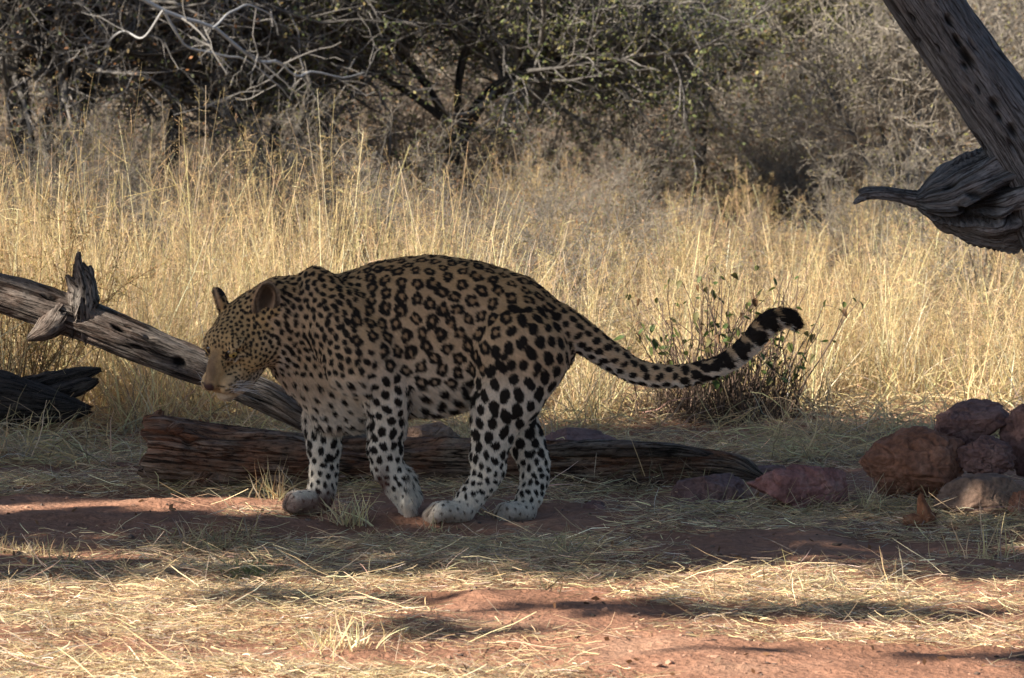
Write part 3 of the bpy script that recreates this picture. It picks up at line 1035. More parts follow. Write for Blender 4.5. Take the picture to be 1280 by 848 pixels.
# ------------------------------------------------------------------ fallen wood and rocks
def wood(mb, path, seed, nring=140, nang=72, groove=0.10, crack=0.16, lump=0.10, squash=1.0, pits=0, twist=0.4, ragged=0.02, holes=()):
    """weathered timber along rows (px,py,y,radius px): lengthwise ridges, splits and lumps; ends closed and ragged"""
    pts = np.array([[*P(a, b, y), r * S(y)] for a, b, y, r in path])
    pts = interp(pts, nring)
    c, r = pts[:, :3], np.maximum(pts[:, 3], 0.002)
    _, n1, n2 = [k[0] for k in frames(c[None])]
    s = np.concatenate([[0], np.cumsum(np.linalg.norm(np.diff(c, axis=0), axis=1))])
    a = np.arange(nang) * 2 * np.pi / nang
    A, SS = np.meshgrid(a, s)
    R = np.broadcast_to(r[:, None], A.shape)
    rm = float(r.max())
    tw = A + twist * SS / max(s[-1], .1) * 2
    q = np.stack([np.cos(tw) * 1.0, np.sin(tw) * 1.0, SS], -1)
    ridg = 1 - np.abs(vnoise(q * np.array([5.5, 5.5, 3.0]) + seed, seed))
    ridg2 = 1 - np.abs(vnoise(q * np.array([12, 12, 5.0]) + seed, seed + 1))
    lum = fbm(q * np.array([1.4, 1.4, 5.5]) + seed * 3, 3, seed + 2)
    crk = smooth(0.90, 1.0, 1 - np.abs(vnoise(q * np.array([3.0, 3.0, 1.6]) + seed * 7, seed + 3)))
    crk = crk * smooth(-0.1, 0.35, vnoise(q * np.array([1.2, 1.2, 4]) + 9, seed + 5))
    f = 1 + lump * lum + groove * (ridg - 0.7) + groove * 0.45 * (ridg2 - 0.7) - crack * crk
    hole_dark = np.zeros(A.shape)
    if holes:
        V0 = c[:, None] + (R * f)[..., None] * (np.cos(A)[..., None] * n1[:, None] + squash * np.sin(A)[..., None] * n2[:, None])
        vx, vy = to_px(V0)
        front_ = V0[..., 1] < c[:, None, 1]
        for hx, hy, hr, hs, ha in holes:                    # rot holes, longer along the grain
            ca_, sa_ = math.cos(math.radians(ha)), math.sin(math.radians(ha))
            du, dv = (vx - hx) * ca_ + (vy - hy) * sa_, -(vx - hx) * sa_ + (vy - hy) * ca_
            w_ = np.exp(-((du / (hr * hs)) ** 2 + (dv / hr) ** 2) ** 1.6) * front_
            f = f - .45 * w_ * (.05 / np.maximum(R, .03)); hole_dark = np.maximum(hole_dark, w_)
    rng = np.random.default_rng(seed)
    for _ in range(pits):
        a0, s0 = rng.uniform(0, 6.28), rng.uniform(0, s[-1])
        da = np.angle(np.exp(1j * (A - a0)))
        f = f - 0.28 * np.exp(-((da * rm / rng.uniform(.007, .018)) ** 2 + ((SS - s0) / rng.uniform(0.012, 0.035)) ** 2))
    RR = R * f
    off = ragged * (R / 0.08) * vnoise(np.stack([np.cos(A) * 4, np.sin(A) * 4, SS * 0 + seed], -1), seed + 8) * 2
    endw = np.exp(-np.minimum(SS, s[-1] - SS) / (R * 0.8 + .004))
    t = unit(np.gradient(c, axis=0))
    V = c[:, None] + RR[..., None] * (np.cos(A)[..., None] * n1[:, None] + squash * np.sin(A)[..., None] * n2[:, None]) + t[:, None] * (off * endw)[..., None]
    G = np.stack([np.cos(tw) * rm, np.sin(tw) * rm, SS * 0.30 + seed], -1)
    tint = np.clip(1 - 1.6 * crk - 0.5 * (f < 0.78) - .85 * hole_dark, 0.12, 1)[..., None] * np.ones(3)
    i = np.arange(V.shape[0] * nang).reshape(V.shape[0], nang)
    qd = np.stack([i[:-1], np.roll(i[:-1], -1, 1), np.roll(i[1:], -1, 1), i[1:]], -1)
    mb.add(V, qd, col=tint.reshape(-1, 3), grain=G)
    for end in (0, -1):                                     # ragged end face: rings shrinking inwards
        base = V[end]; cc = base.mean(0)
        rings = [base]
        for k, fr in enumerate((0.75, 0.5, 0.25, 0.03)):
            jag = vnoise(base * 45 + k * 9 + seed, seed + 11)[:, None] * 0.012 * (rm / 0.08)
            rings.append(cc + (base - cc) * fr + t[end] * jag * (1 if end == -1 else -1) - t[end] * (0.006 if end == -1 else -0.006) * k * (rm / 0.08))
        E = np.stack(rings)
        j = np.arange(E.shape[0] * nang).reshape(E.shape[0], nang)
        qq = np.stack([j[:-1], j[1:], np.roll(j[1:], -1, 1), np.roll(j[:-1], -1, 1)], -1)
        if end == -1: qq = qq[..., ::-1]
        g2 = np.stack([np.broadcast_to(np.cos(a) * rm, E.shape[:2]) * np.linspace(1, .1, 5)[:, None], np.broadcast_to(np.sin(a) * rm, E.shape[:2]) * np.linspace(1, .1, 5)[:, None], np.full(E.shape[:2], seed + 3.0)], -1)
        mb.add(E, qq, grain=g2, col=(0.8, 0.75, 0.72))
    return c, r


# leaning dead branch behind the cat
r_ = empty('fallen_branch', P(110, 402, 1.0), 'long weathered branch with a broken stump leaning up behind the cat\'s head', 'branch')
mb = MB()
wood(mb, [(-420, 640, 1.1, 40), (-330, 470, 1.05, 36), (-200, 352, 1.0, 30), (-90, 344, 1.0, 26), (0, 366, 1.0, 24), (60, 385, 1.0, 26), (110, 402, 1.0, 26), (160, 423, 1.0, 24), (210, 443, 1.0, 23), (260, 463, 1.0, 21), (320, 490, 1.0, 20), (370, 515, 1.0, 18), (430, 545, 1.02, 15), (490, 572, 1.05, 10)], 11, 420, 80, holes=[(224, 453, 6, 1.3, 20), (150, 412, 2.5, 4, 25), (175, 436, 2, 5, 25), (62, 372, 2.5, 4, 20)], lump=0.10, groove=0.13, pits=14)
adopt(mb.build('limb', M_BRANCH), r_)
mb = MB()
wood(mb, [(100, 396, 0.99, 24), (102, 374, 0.98, 20), (104, 358, 0.98, 16), (103, 346, 0.98, 12), (100, 336, 0.98, 7)], 21, 60, 48, groove=0.12, crack=0.2, ragged=.06)
wood(mb, [(102, 350, 0.975, 9), (99, 334, 0.975, 6), (98, 322, 0.975, 4), (99, 315, .975, 2)], 22, 24, 20, groove=0.15)
wood(mb, [(108, 354, 0.98, 9), (113, 342, 0.98, 6), (112, 333, 0.98, 3)], 24, 20, 20, groove=0.15)
wood(mb, [(95, 362, 0.97, 11), (88, 352, 0.965, 6), (84, 345, 0.96, 3)], 25, 20, 20, groove=0.15)
adopt(mb.build('broken_stump', M_BRANCH), r_)
mb = MB()
wood(mb, [(78, 395, 0.97, 20), (58, 411, 0.95, 15), (44, 419, 0.94, 8), (35, 424, 0.94, 3)], 23, 30, 30, groove=0.2, crack=0.2)
adopt(mb.build('side_spur', M_BRANCH), r_)

# dark log at the left edge
r_ = empty('dark_log', P(20, 535, 2.05), 'dark log lying in grass at the left edge', 'log')
mb = MB()
wood(mb, [(-330, 470, 2.0, 44), (-160, 482, 2.0, 42), (-60, 490, 2.0, 40), (0, 499, 2.0, 37), (50, 507, 2.0, 27), (85, 511, 2.0, 17), (112, 512, 2.0, 5)], 31, 120, 64, groove=0.14)
adopt(mb.build('limb', M_DARK_LOG), r_)
mb = MB()
wood(mb, [(30, 484, 2.1, 12), (75, 474, 2.1, 11), (105, 467, 2.1, 9), (126, 462, 2.1, 3)], 32, 40, 30, groove=0.2)
adopt(mb.build('splinter', M_DARK_LOG), r_)
mb = MB()
wood(mb, [(40, 497, 2.05, 12), (85, 488, 2.05, 11), (110, 480, 2.05, 8), (122, 476, 2.05, 3)], 33, 40, 30, groove=0.2)
adopt(mb.build('splinter', M_DARK_LOG), r_)

# long log on the ground behind the paws
r_ = empty('long_log', P(500, 612, 0.7), 'long split reddish log lying on the ground behind the paws', 'log')
mb = MB()
wood(mb, [(184, 557, 0.62, 36), (200, 560, 0.62, 39), (250, 569, 0.64, 37), (330, 577, 0.66, 35), (420, 584, 0.70, 36), (500, 582, 0.72, 34), (590, 586, 0.74, 35), (670, 588, 0.74, 34), (740, 588, 0.74, 32), (820, 585, 0.72, 28), (880, 584, 0.70, 24), (920, 588, 0.68, 19), (945, 596, 0.66, 10), (957, 602, 0.66, 4)], 41, 360, 110, groove=0.20, crack=0.42, lump=0.15, ragged=0.014, pits=12, squash=1.0)
adopt(mb.build('limb', M_LOG), r_)
mb = MB()
wood(mb, [(192, 524, 0.64, 5), (215, 530, 0.64, 9), (270, 540, 0.68, 10), (340, 547, 0.7, 9), (410, 550, 0.74, 6), (450, 549, 0.75, 2)], 42, 90, 30, groove=0.25)
wood(mb, [(200, 530, 0.63, 10), (198, 521, 0.63, 8), (203, 513, 0.63, 3)], 44, 14, 20, groove=0.2)
wood(mb, [(222, 536, .57, 9), (216, 536, .55, 8), (210, 537, .535, 4)], 46, 16, 20, groove=0.2)
wood(mb, [(262, 596, .60, 16), (246, 606, .58, 13), (238, 612, .57, 5)], 47, 20, 24, groove=0.2)
adopt(mb.build('splintered_edge', M_LOG), r_)
mb = MB()
wood(mb, [(660, 566, 0.70, 4), (710, 562, 0.68, 9), (770, 561, 0.68, 11), (840, 563, 0.68, 9), (890, 570, 0.68, 4)], 43, 120, 40, groove=0.25, crack=.3)
adopt(mb.build('splintered_edge', M_BRANCH), r_)
mb = MB()
wood(mb, [(720, 606, 0.66, 8), (780, 609, 0.64, 12), (850, 608, 0.63, 10), (900, 604, 0.63, 4)], 45, 60, 30, groove=0.25)
adopt(mb.build('splintered_edge', M_LOG), r_)

# standing dead tree at the right edge
r_ = empty('dead_tree', P(1500, 655, -0.1), 'bare grey dead tree limb with a pointed burl at the right edge', 'tree')
mb = MB()
wood(mb, [(1010, -170, 0.05, 30), (1070, -95, 0.02, 38), (1118, -50, 0.0, 43), (1152, -5, 0.0, 44), (1196, 60, 0.0, 43), (1242, 125, 0.0, 45), (1288, 195, 0.0, 49), (1318, 265, 0.0, 56), (1370, 350, -0.03, 66), (1430, 450, -0.06, 76), (1475, 560, -0.09, 90), (1500, 668, -0.1, 105)], 51, 520, 150, holes=[(1197, 51, 4, 2.2, 58), (1209, 72, 6, 2.2, 58), (1205, 82, 3.5, 1.5, 40), (1147, 51, 3, 1, 0), (1242, 130, 5.5, 1.5, 60), (1248, 146, 3, 2, 60), (1265, 163, 5.5, 1.6, 62), (1186, 25, 3.5, 2.5, 60), (1172, 60, 1.6, 3, 58), (1222, 112, 1.6, 4, 58), (1140, 22, 2, 3, 50)], groove=0.035, crack=0.12, lump=0.05, pits=34, twist=0.25)
adopt(mb.build('trunk', M_GREY_WOOD), r_)
mb = MB()
wood(mb, [(1146, 250, .02, 11), (1156, 250, .02, 21), (1170, 249, .02, 33), (1190, 247, .03, 47), (1222, 244, .04, 60), (1258, 243, .05, 66), (1300, 252, .06, 60), (1350, 290, .05, 40)], 52, 260, 130, groove=0.12, crack=0.40, lump=0.17, pits=16, twist=.7, ragged=.01, holes=[(1222, 243, 5, 2.0, 10), (1190, 232, 3, 3, -25), (1205, 262, 2.5, 4, 15)])
wood(mb, [(1076, 244, .02, 5), (1083, 242, .02, 7.5), (1104, 242, .02, 8), (1126, 245, .02, 9), (1150, 250, .02, 11.5), (1180, 252, .03, 12)], 55, 110, 40, groove=0.16, crack=0.35, lump=0.10, ragged=.03)
wood(mb, [(1067, 255, .02, 1.5), (1072, 251, .02, 3.6), (1080, 246, .02, 5), (1092, 244, .02, 4)], 53, 36, 24, groove=0.2, crack=.2)
wood(mb, [(1078, 252, .015, 1.2), (1083, 248, .015, 2.6), (1094, 246, .015, 3)], 54, 20, 16, groove=0.2, crack=.1)
adopt(mb.build('burl', M_GREY_WOOD), r_)


ICO = ico(6)


def rock(name, mat, label, px0, px1, py0, py1, y, seed, planes=9, rough=0.06, flat=0.75, group='rocks around the log and cairn', tilt=0.0, depth=0.8):
    """stone filling the photo box px0..px1 x py0..py1 at depth y: an ellipsoid sliced by random planes and roughened"""
    rng = np.random.default_rng(seed)
    v, f = ICO
    d = v.copy()
    rad = np.full(len(v), 1.0)
    pn = unit(rng.normal(size=(planes, 3)) + np.array([0, -0.25, 0]))
    off = rng.uniform(flat - 0.13, flat + 0.13, planes)
    for k in range(planes):
        dn = d @ pn[k]
        rad = np.where(dn > 0.05, np.minimum(rad, off[k] / np.maximum(dn, 0.05)), rad)
    rad = rad * (1 + rough * 1.3 * fbm(d * 1.9 + seed, 3, seed) - rough * 1.6 * smooth(.86, 1.0, 1 - np.abs(vnoise(d * 2.6 + seed, seed + 4))) + rough * .7 * vnoise(d * 8 + seed, seed + 5) + rough * .35 * vnoise(d * 21 + seed, seed + 6))
    for _ in range(7):                                      # chipped hollows
        q_ = unit(rng.normal(size=3)); rad = rad - rough * rng.uniform(.6, 1.5) * np.exp(-np.sum((d - q_) ** 2, 1) / rng.uniform(.01, .05))
    p = d * rad[:, None]
    ct, st = math.cos(tilt), math.sin(tilt)
    p[:, [0, 2]] = np.stack([p[:, 0] * ct - p[:, 2] * st, p[:, 0] * st + p[:, 2] * ct], 1)
    lo, hi = p.min(0), p.max(0)
    p = (p - (lo + hi) / 2) / ((hi - lo) / 2)
    s = S(y)
    w, h = (px1 - px0) / 2 * s, (py1 - py0) / 2 * s
    p = p * np.array([w, w * depth, h])
    c = P((px0 + px1) / 2, (py0 + py1) / 2, y)
    m = MB(); m.add(p, tris=f)
    o = m.build(name, mat)
    o.location = c.tolist()
    return tag(o, label, 'rock', group)


rock('boulder', M_RED_ROCK, 'big rounded red boulder with a small pit beside the rock pile', 1073, 1212, 532, 636, 0.35, 3, planes=8, rough=0.06, flat=0.80, depth=0.7)
rock('rock', M_PURPLE_ROCK, 'flat-topped purple red block on top of the rock pile', 1167, 1262, 499, 562, 0.50, 5, planes=17, rough=0.05, flat=0.55)
rock('rock', M_PURPLE_ROCK, 'lumpy grey brown rock wedged under the flat-topped block', 1192, 1270, 543, 600, 0.32, 8, planes=5, rough=0.10, flat=0.85)
rock('rock', M_TAN_ROCK, 'broad sloping tan rock at the foot of the rock pile', 1166, 1300, 590, 662, 0.12, 10, planes=11, rough=0.028, flat=0.72, tilt=0.15)
rock('rock', M_PURPLE_ROCK, 'upright dark rock at the right edge beside the flat-topped block', 1248, 1330, 500, 600, 0.45, 12, planes=9, rough=0.06)
rock('rock', M_RED_ROCK, 'small orange red stone at the right edge in front of the pile', 1260, 1300, 612, 652, -0.02, 14, planes=8, rough=0.06)
rock('rock', M_PINK_ROCK, 'angular pink rock between the log end and the boulder', 930, 1062, 577, 652, 0.20, 16, planes=18, rough=0.05, flat=0.55)
rock('rock', M_PURPLE_ROCK, 'dull grey purple rock under the tapering end of the log', 838, 932, 592, 652, 0.28, 18, planes=10, rough=0.05, flat=0.66)
rock('rock', M_PURPLE_ROCK, 'flat slab lying just behind the tip of the log', 900, 990, 580, 614, 0.75, 20, planes=10, rough=0.05, flat=0.66)
rock('rock', M_TAN_ROCK, 'pale wedge-shaped rock behind the log below the belly', 500, 580, 528, 572, 1.1, 22, planes=9, rough=0.05, flat=0.66, tilt=-0.15)
rock('rock', M_PURPLE_ROCK, 'low flat purple rock behind the log below the tail base', 668, 775, 535, 580, 1.2, 24, planes=9, rough=0.04, flat=0.66)
rock('rock', M_PURPLE_ROCK, 'small dark stone on the soil below the log', 728, 760, 626, 648, 0.05, 26, planes=9, rough=0.06)
rock('rock', M_TAN_ROCK, 'tiny tilted tan stone lying in straw in front of the pink rock', 965, 982, 643, 658, -0.1, 28, planes=9, rough=0.06)
rock('rock', M_PURPLE_ROCK, 'tiny grey stone in the straw of the right foreground', 1022, 1038, 736, 748, -1.35, 29, planes=9, rough=0.06)

# broken horn-like piece of old wood standing in front of the boulder
mb = MB()
wood(mb, [(1131, 652, -0.17, 8), (1140, 652, -0.17, 10), (1152, 652, -0.17, 11), (1163, 650, -0.17, 10), (1170, 649, -0.17, 7)], 61, 30, 36, groove=0.06, crack=0.05)
wood(mb, [(1158, 652, -0.17, 13), (1155, 640, -0.17, 9.5), (1152, 629, -0.17, 6), (1151, 622, -0.17, 4), (1152, 617, -0.17, 2)], 62, 30, 30, groove=0.06, crack=0.05)
o = mb.build('wood_fragment', M_BONE)
tag(o, 'small reddish wood chunk with an upright spike before the big boulder', 'wood chunk')

# ------------------------------------------------------------------ grass, straw, shrubs
STRAW = np.array([0.58, 0.45, 0.25])


def straw_col(n, rng, k=1.0):
    c = STRAW * np.exp(rng.normal(0, 0.34, (n, 1))) * (1 + rng.normal(0, 0.06, (n, 3)))
    grey = rng.uniform(0, 1, (n, 1)) < 0.2
    c = np.where(grey, c * np.array([0.8, 0.86, 1.1]) * 0.9, c)
    return np.clip(c * k, 0.02, 0.8)


def tussocks(mb, cx, cy, hs, rng, stems=(10, 22), blades=(30, 60), head=0.7, k=1.0, spread=0.05, lean=0.16):
    for x, y, h in zip(cx, cy, hs):
        z = float(gz(x, y))
        kk = k * rng.uniform(0.75, 1.15)
        lod = 1.0 if y < 5 else 1.5
        n = int(rng.integers(*blades))
        b = np.stack([x + rng.normal(0, spread, n), y + rng.normal(0, spread, n), np.full(n, z - 0.005)], 1)
        d = np.stack([rng.normal(0, .42, n), rng.normal(0, .42, n), np.ones(n)], 1)
        L = h * rng.uniform(0.25, 0.75, n)
        p, _ = sprout(b, d, L, 1, 1, 5, rng, 0.16, -0.10)
        w = np.array([1, 1, .8, .5, .1])[None] * rng.uniform(0.002, 0.0048, (n, 1)) * lod
        ribbons(mb, p, w, rng, straw_col(n, rng, kk))
        n = int(rng.integers(*stems))
        if n < 1: continue
        b = np.stack([x + rng.normal(0, spread * .8, n), y + rng.normal(0, spread * .8, n), np.full(n, z - 0.005)], 1)
        bend = rng.normal(0, lean * .5, 2)
        d = np.stack([rng.normal(bend[0], lean, n), rng.normal(bend[1], lean, n), np.ones(n)], 1)
        L = h * rng.uniform(0.6, 1.05, n)
        p, _ = sprout(b, d, L, 1, 1, 6, rng, 0.05, -0.0)
        w = np.linspace(1, .45, 6)[None] * rng.uniform(0.0022, 0.0034, (n, 1)) * lod
        ribbons(mb, p, w, rng, straw_col(n, rng, kk * 1.05))
        hd = np.where(rng.uniform(0, 1, n) < head)[0]
        if len(hd):                                         # open feathery seed heads
            m = len(hd)
            nb = 20
            tip, low = p[hd, -1], p[hd, -3] * .7 + p[hd, -4] * .3
            t = rng.uniform(0, 1, (m, nb, 1))
            st = (low[:, None] * (1 - t) + tip[:, None] * t).reshape(-1, 3)
            axis_ = unit(tip - low)[:, None].repeat(nb, 1).reshape(-1, 3)
            dd = unit(axis_ * 0.6 + rng.normal(0, .55, (m * nb, 3)))
            LL = (L[hd][:, None] * 0.17 * (1.15 - t[..., 0])).ravel() * rng.uniform(.5, 1.2, m * nb)
            q, _ = sprout(st, dd, LL, 1, 1, 3, rng, 0.25, 0.0)
            cc = straw_col(m * nb, rng, kk * 0.95) * np.array([1.0, 0.93, 0.85])
            ribbons(mb, q, np.array([1, .9, .4])[None] * np.full((m * nb, 1), 0.0011 * lod), rng, cc)
            sp = q[:, 1:].reshape(-1, 3)
            sp = np.repeat(sp, 2, 0) + rng.normal(0, 0.006, (len(sp) * 2, 3))
            leaf_quads(mb, sp, rng.uniform(0.0025, 0.0055, len(sp)) * lod, rng, np.repeat(np.repeat(cc, 2, 0), 2, 0), 0.5, 0.5)


def scatter(n, y0, y1, rng, margin=1.12, bias=1.0):
    y = y0 + (y1 - y0) * rng.uniform(0, 1, n) ** bias
    x = rng.uniform(-1, 1, n) * 640 / F_PX * (CAM_D + y) * margin
    return x, y


rng = np.random.default_rng(101)
mb = MB()
# front rows just beyond the clearing, then thinning towards the bush
x, y = scatter(460, 2.1, 4.8, rng, 1.40)
px = 640 + x / S(y)
edge = 2.35 + 0.25 * vnoise(np.stack([x * 1.5, x * 0, x * 0], -1), 4) + 0.35 * smooth(700, 1000, px)
hmul = 0.90 - 0.33 * smooth(560, 760, px) - 0.10 * smooth(900, 1150, px)
keep = (y > edge)
x, y, hmul, px = x[keep], y[keep], hmul[keep], px[keep]
nz = vnoise(np.stack([x * 2.2, y * 1.2, x * 0], -1), 12)
keep = ~((nz < -0.15) & (px > 680)) & ~(nz < -.5) & ~(np.abs(px - 706) < 17) & ~(np.abs(px - 352) < 9)
x, y, hmul, nz = x[keep], y[keep], hmul[keep], nz[keep]
hh = hmul * (0.88 + 0.30 * nz) * rng.uniform(0.6, 1.25, len(x))
tussocks(mb, x, y, hh, rng, stems=(5, 16), blades=(24, 60))
x, y = scatter(310, 4.4, 13.5, rng, 1.40)
px = 640 + x / S(y)
k = ~((px < 610) & (y > 8.0))
x, y, px = x[k], y[k], px[k]
hh = (0.74 - 0.32 * smooth(540, 760, px)) * rng.uniform(0.55, 1.2, len(x))
tussocks(mb, x, y, hh, rng, stems=(4, 11), blades=(16, 38), head=0.75, k=.85)
tag(mb.build('tall_grass', M_STRAW), kind='stuff')

# bent dead grass and thatch at the foot of the tall grass
mb = MB()
n = 54000
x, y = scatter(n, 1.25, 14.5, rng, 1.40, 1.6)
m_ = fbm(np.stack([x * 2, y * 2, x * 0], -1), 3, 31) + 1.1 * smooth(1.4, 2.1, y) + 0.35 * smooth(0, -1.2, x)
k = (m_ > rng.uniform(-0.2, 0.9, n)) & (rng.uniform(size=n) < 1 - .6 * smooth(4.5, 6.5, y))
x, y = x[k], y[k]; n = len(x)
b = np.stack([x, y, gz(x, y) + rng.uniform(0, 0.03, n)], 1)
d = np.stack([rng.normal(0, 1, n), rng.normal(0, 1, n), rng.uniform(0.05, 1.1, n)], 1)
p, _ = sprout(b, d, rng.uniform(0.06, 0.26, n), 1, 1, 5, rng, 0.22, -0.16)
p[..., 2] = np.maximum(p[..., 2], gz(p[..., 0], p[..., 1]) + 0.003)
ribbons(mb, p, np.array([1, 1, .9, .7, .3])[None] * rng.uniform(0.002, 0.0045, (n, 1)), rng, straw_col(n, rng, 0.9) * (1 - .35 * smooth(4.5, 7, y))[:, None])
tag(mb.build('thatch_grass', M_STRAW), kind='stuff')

# straw litter trodden flat on the red soil
mb = MB()
n = 210000
x, y = scatter(n, -3.2, 2.4, rng, 1.2)
pn = np.stack([x, y, x * 0], -1)
m_ = fbm(pn * np.array([1.5, 3.2, 1]), 4, 77)
ppx, ppy = to_px(np.stack([x, y, x * 0], -1))
bare = 0.38 * smooth(560, 760, ppx) * smooth(740, 790, ppy) + 0.95 * np.exp(-((ppy - 648) / 17) ** 2) * smooth(820, 690, ppx) + 0.6 * np.exp(-((ppy - 590) / 16) ** 2) * smooth(330, 200, ppx) + .8 * np.exp(-((ppy - 622) / 12) ** 2) * smooth(420, 500, ppx) * smooth(1000, 900, ppx)
k = m_ - bare + 0.16 > rng.uniform(-0.35, 0.75, n)
x, y = x[k], y[k]; n = len(x)
big = rng.uniform(0, 1, n) < 0.10
L = np.where(big, rng.uniform(0.07, 0.20, n), rng.uniform(0.01, 0.065, n))
az = rng.uniform(0, 2 * np.pi, n)
b = np.stack([x, y, gz(x, y) + 0.002 + rng.exponential(0.006, n)], 1)
d = np.stack([np.cos(az), np.sin(az), rng.normal(0.05, 0.16, n)], 1)
p, _ = sprout(b, d, L, 1, 1, 4, rng, 0.13, -0.03)
p[..., 2] = np.maximum(p[..., 2], gz(p[..., 0], p[..., 1]) + 0.0025)
w = np.array([.8, 1, 1, .6])[None] * rng.uniform(0.0008, 0.0022, (n, 1))
ribbons(mb, p, w, rng, straw_col(n, rng, .98) * np.array([1, .975, 1.06]) * np.exp(rng.normal(0, .3, (n, 1))))
for (xa, xb, py_, yb, cnt) in ((840, 1065, 646, .05, 450), (1070, 1215, 634, .16, 450), (1150, 1330, 655, -.12, 500), (190, 480, 610, .56, 700), (480, 900, 614, .56, 400), (500, 790, 575, 1.0, 900)):
    n = cnt
    x = (rng.uniform(xa, xb, n) - 640) * S(yb); y = yb + rng.normal(0, .07, n)
    b = np.stack([x, y, gz(x, y) + .002 + rng.exponential(.006, n)], 1)
    p, _ = sprout(b, np.stack([rng.normal(0, 1, n), rng.normal(0, .6, n), rng.normal(.05, .16, n)], 1), rng.uniform(.03, .12, n), 1, 1, 4, rng, .15, -.06)
    p[..., 2] = np.maximum(p[..., 2], gz(p[..., 0], p[..., 1]) + .0025)
    ribbons(mb, p, np.array([.8, 1, .9, .4])[None] * rng.uniform(.001, .003, (n, 1)), rng, straw_col(n, rng, .9))
tag(mb.build('straw_litter', M_STRAW), kind='stuff')

# pebbles, bark crumbs and dead leaves on the soil
mb = MB()
n = 2600
x, y = scatter(n, -3.1, 2.2, rng, 1.15)
v0, f0 = ico(1)
s = np.minimum(rng.exponential(0.0022, n) + 0.0015, .010)
sc = s[:, None, None] * np.stack([rng.uniform(.7, 1.5, n), rng.uniform(.7, 1.5, n), rng.uniform(.4, .9, n)], 1)[:, None]
V = v0[None] * sc * (1 + 0.25 * rng.normal(size=(n, len(v0), 1)).clip(-1.5, 1.5)) + np.stack([x, y, gz(x, y) + s * .2], 1)[:, None]
c = np.where(rng.uniform(size=(n, 1)) < .35, np.array([0.10, 0.07, 0.055]), np.array([0.28, 0.16, 0.11])) * rng.uniform(.6, 1.4, (n, 1))
mb.add(V, tris=(f0[None] + (np.arange(n) * len(v0))[:, None, None]), col=np.repeat(c, len(v0), 0))
tag(mb.build('pebbles', M_TWIG, smooth_faces=False), kind='stuff')
mb = MB()
n = 900
x, y = scatter(n, -3.0, 3.5, rng, 1.15)
leaf_quads(mb, np.stack([x, y, gz(x, y) + 0.004], 1), rng.uniform(0.008, 0.028, n), rng, np.array([0.16, 0.085, 0.045]) * rng.uniform(.5, 1.6, (n, 1)), 0.1)
tag(mb.build('fallen_leaves', M_LEAF), kind='stuff')


def tuft(px, py, hpx, label, seed, n=40, k=1.1, spread=0.02, name='grass_tuft', fan=0.5, green=0.0):
    r = np.random.default_rng(seed)
    Y = CAM_H * F_PX / (py + 30) - CAM_D
    x0 = P(px, py, Y)[0]
    h = hpx * S(Y)
    m = MB()
    b = np.stack([x0 + r.normal(0, spread, n), Y + r.normal(0, spread, n), np.zeros(n)], 1)
    b[:, 2] = gz(b[:, 0], b[:, 1]) - 0.004
    d = np.stack([r.normal(0, fan, n), r.normal(0, fan, n), np.ones(n)], 1)
    p, _ = sprout(b, d, h * r.uniform(0.3, 1.15, n), 1, 1, 5, r, 0.14, -0.05)
    c = straw_col(n, r, k)
    if green: c = c * (1 - green) + green * np.array([0.16, 0.20, 0.08]) * r.uniform(.7, 1.3, (n, 1))
    ribbons(m, p, np.array([1, 1, .8, .5, .15])[None] * r.uniform(0.0022, 0.0046, (n, 1)), r, c)
    return tag(m.build(name, M_STRAW), label, 'grass tuft', 'grass tufts on the clearing')


tuft(345, 625, 62, 'bright dry grass tuft against the log left of the front paw', 1, 40, 1.2, 0.03, fan=0.4)
tuft(437, 655, 50, 'dry grass tuft with long stalks between the two front paws', 2, 90, 1.0, 0.03, fan=0.4)
tuft(262, 680, 40, 'brown grass tuft on the low mound in the left foreground', 3, 260, 0.75, 0.06, fan=0.8)
tuft(312, 722, 28, 'small grey green tuft below the mound in the left foreground', 4, 170, 0.75, 0.035, fan=0.7, green=0.8)
tuft(30, 690, 30, 'flattened brown tuft at the left edge of the clearing', 5, 200, 0.75, 0.07, fan=0.9)
tuft(75, 708, 26, 'sparse greenish tuft near the left edge', 15, 40, 0.8, 0.03, fan=0.7, green=0.5)
tuft(1225, 700, 62, 'upright pale grass tuft by the sloping rock at far right', 6, 34, 1.0, 0.05, fan=0.3)
tuft(712, 700, 40, 'thin greyish tuft in the shade below the hind paws', 7, 26, 0.8, 0.03, fan=0.4, green=0.3)
tuft(1012, 738, 46, 'loose tuft with tall stalks in the right foreground shade', 8, 40, 0.9, 0.05, fan=0.5)
tuft(1115, 735, 55, 'single-stalked thin tuft right of the loose tuft', 16, 10, 1.0, 0.015, fan=0.2)
tuft(430, 815, 52, 'pale spiky tuft in the sunlit front straw', 9, 90, 1.2, 0.05, fan=0.5)
tuft(70, 800, 30, 'little dark-based tuft in the lower left straw', 10, 40, 0.9, 0.03, fan=0.7)
tuft(1090, 640, 52, 'dry tuft standing against the foot of the big boulder', 11, 26, 0.9, 0.025, fan=0.35)
tuft(1020, 640, 26, 'rusty tuft in front of the pink rock', 12, 40, 0.6, 0.02, fan=0.4)
tuft(820, 610, 70, 'thin reddish stalks between the log and the leafy bush', 13, 26, 0.7, 0.06, fan=0.25)
tuft(690, 745, 40, 'small broken twiggy tuft on bare soil in the middle foreground', 17, 12, 0.6, 0.015, fan=0.6)
tuft(545, 660, 24, 'short straw tuft beside the hind paw', 18, 30, 1.0, 0.03, fan=0.8)
tuft(600, 645, 34, 'golden straw tuft between the hind paws', 19, 50, 1.1, 0.05, fan=0.9)

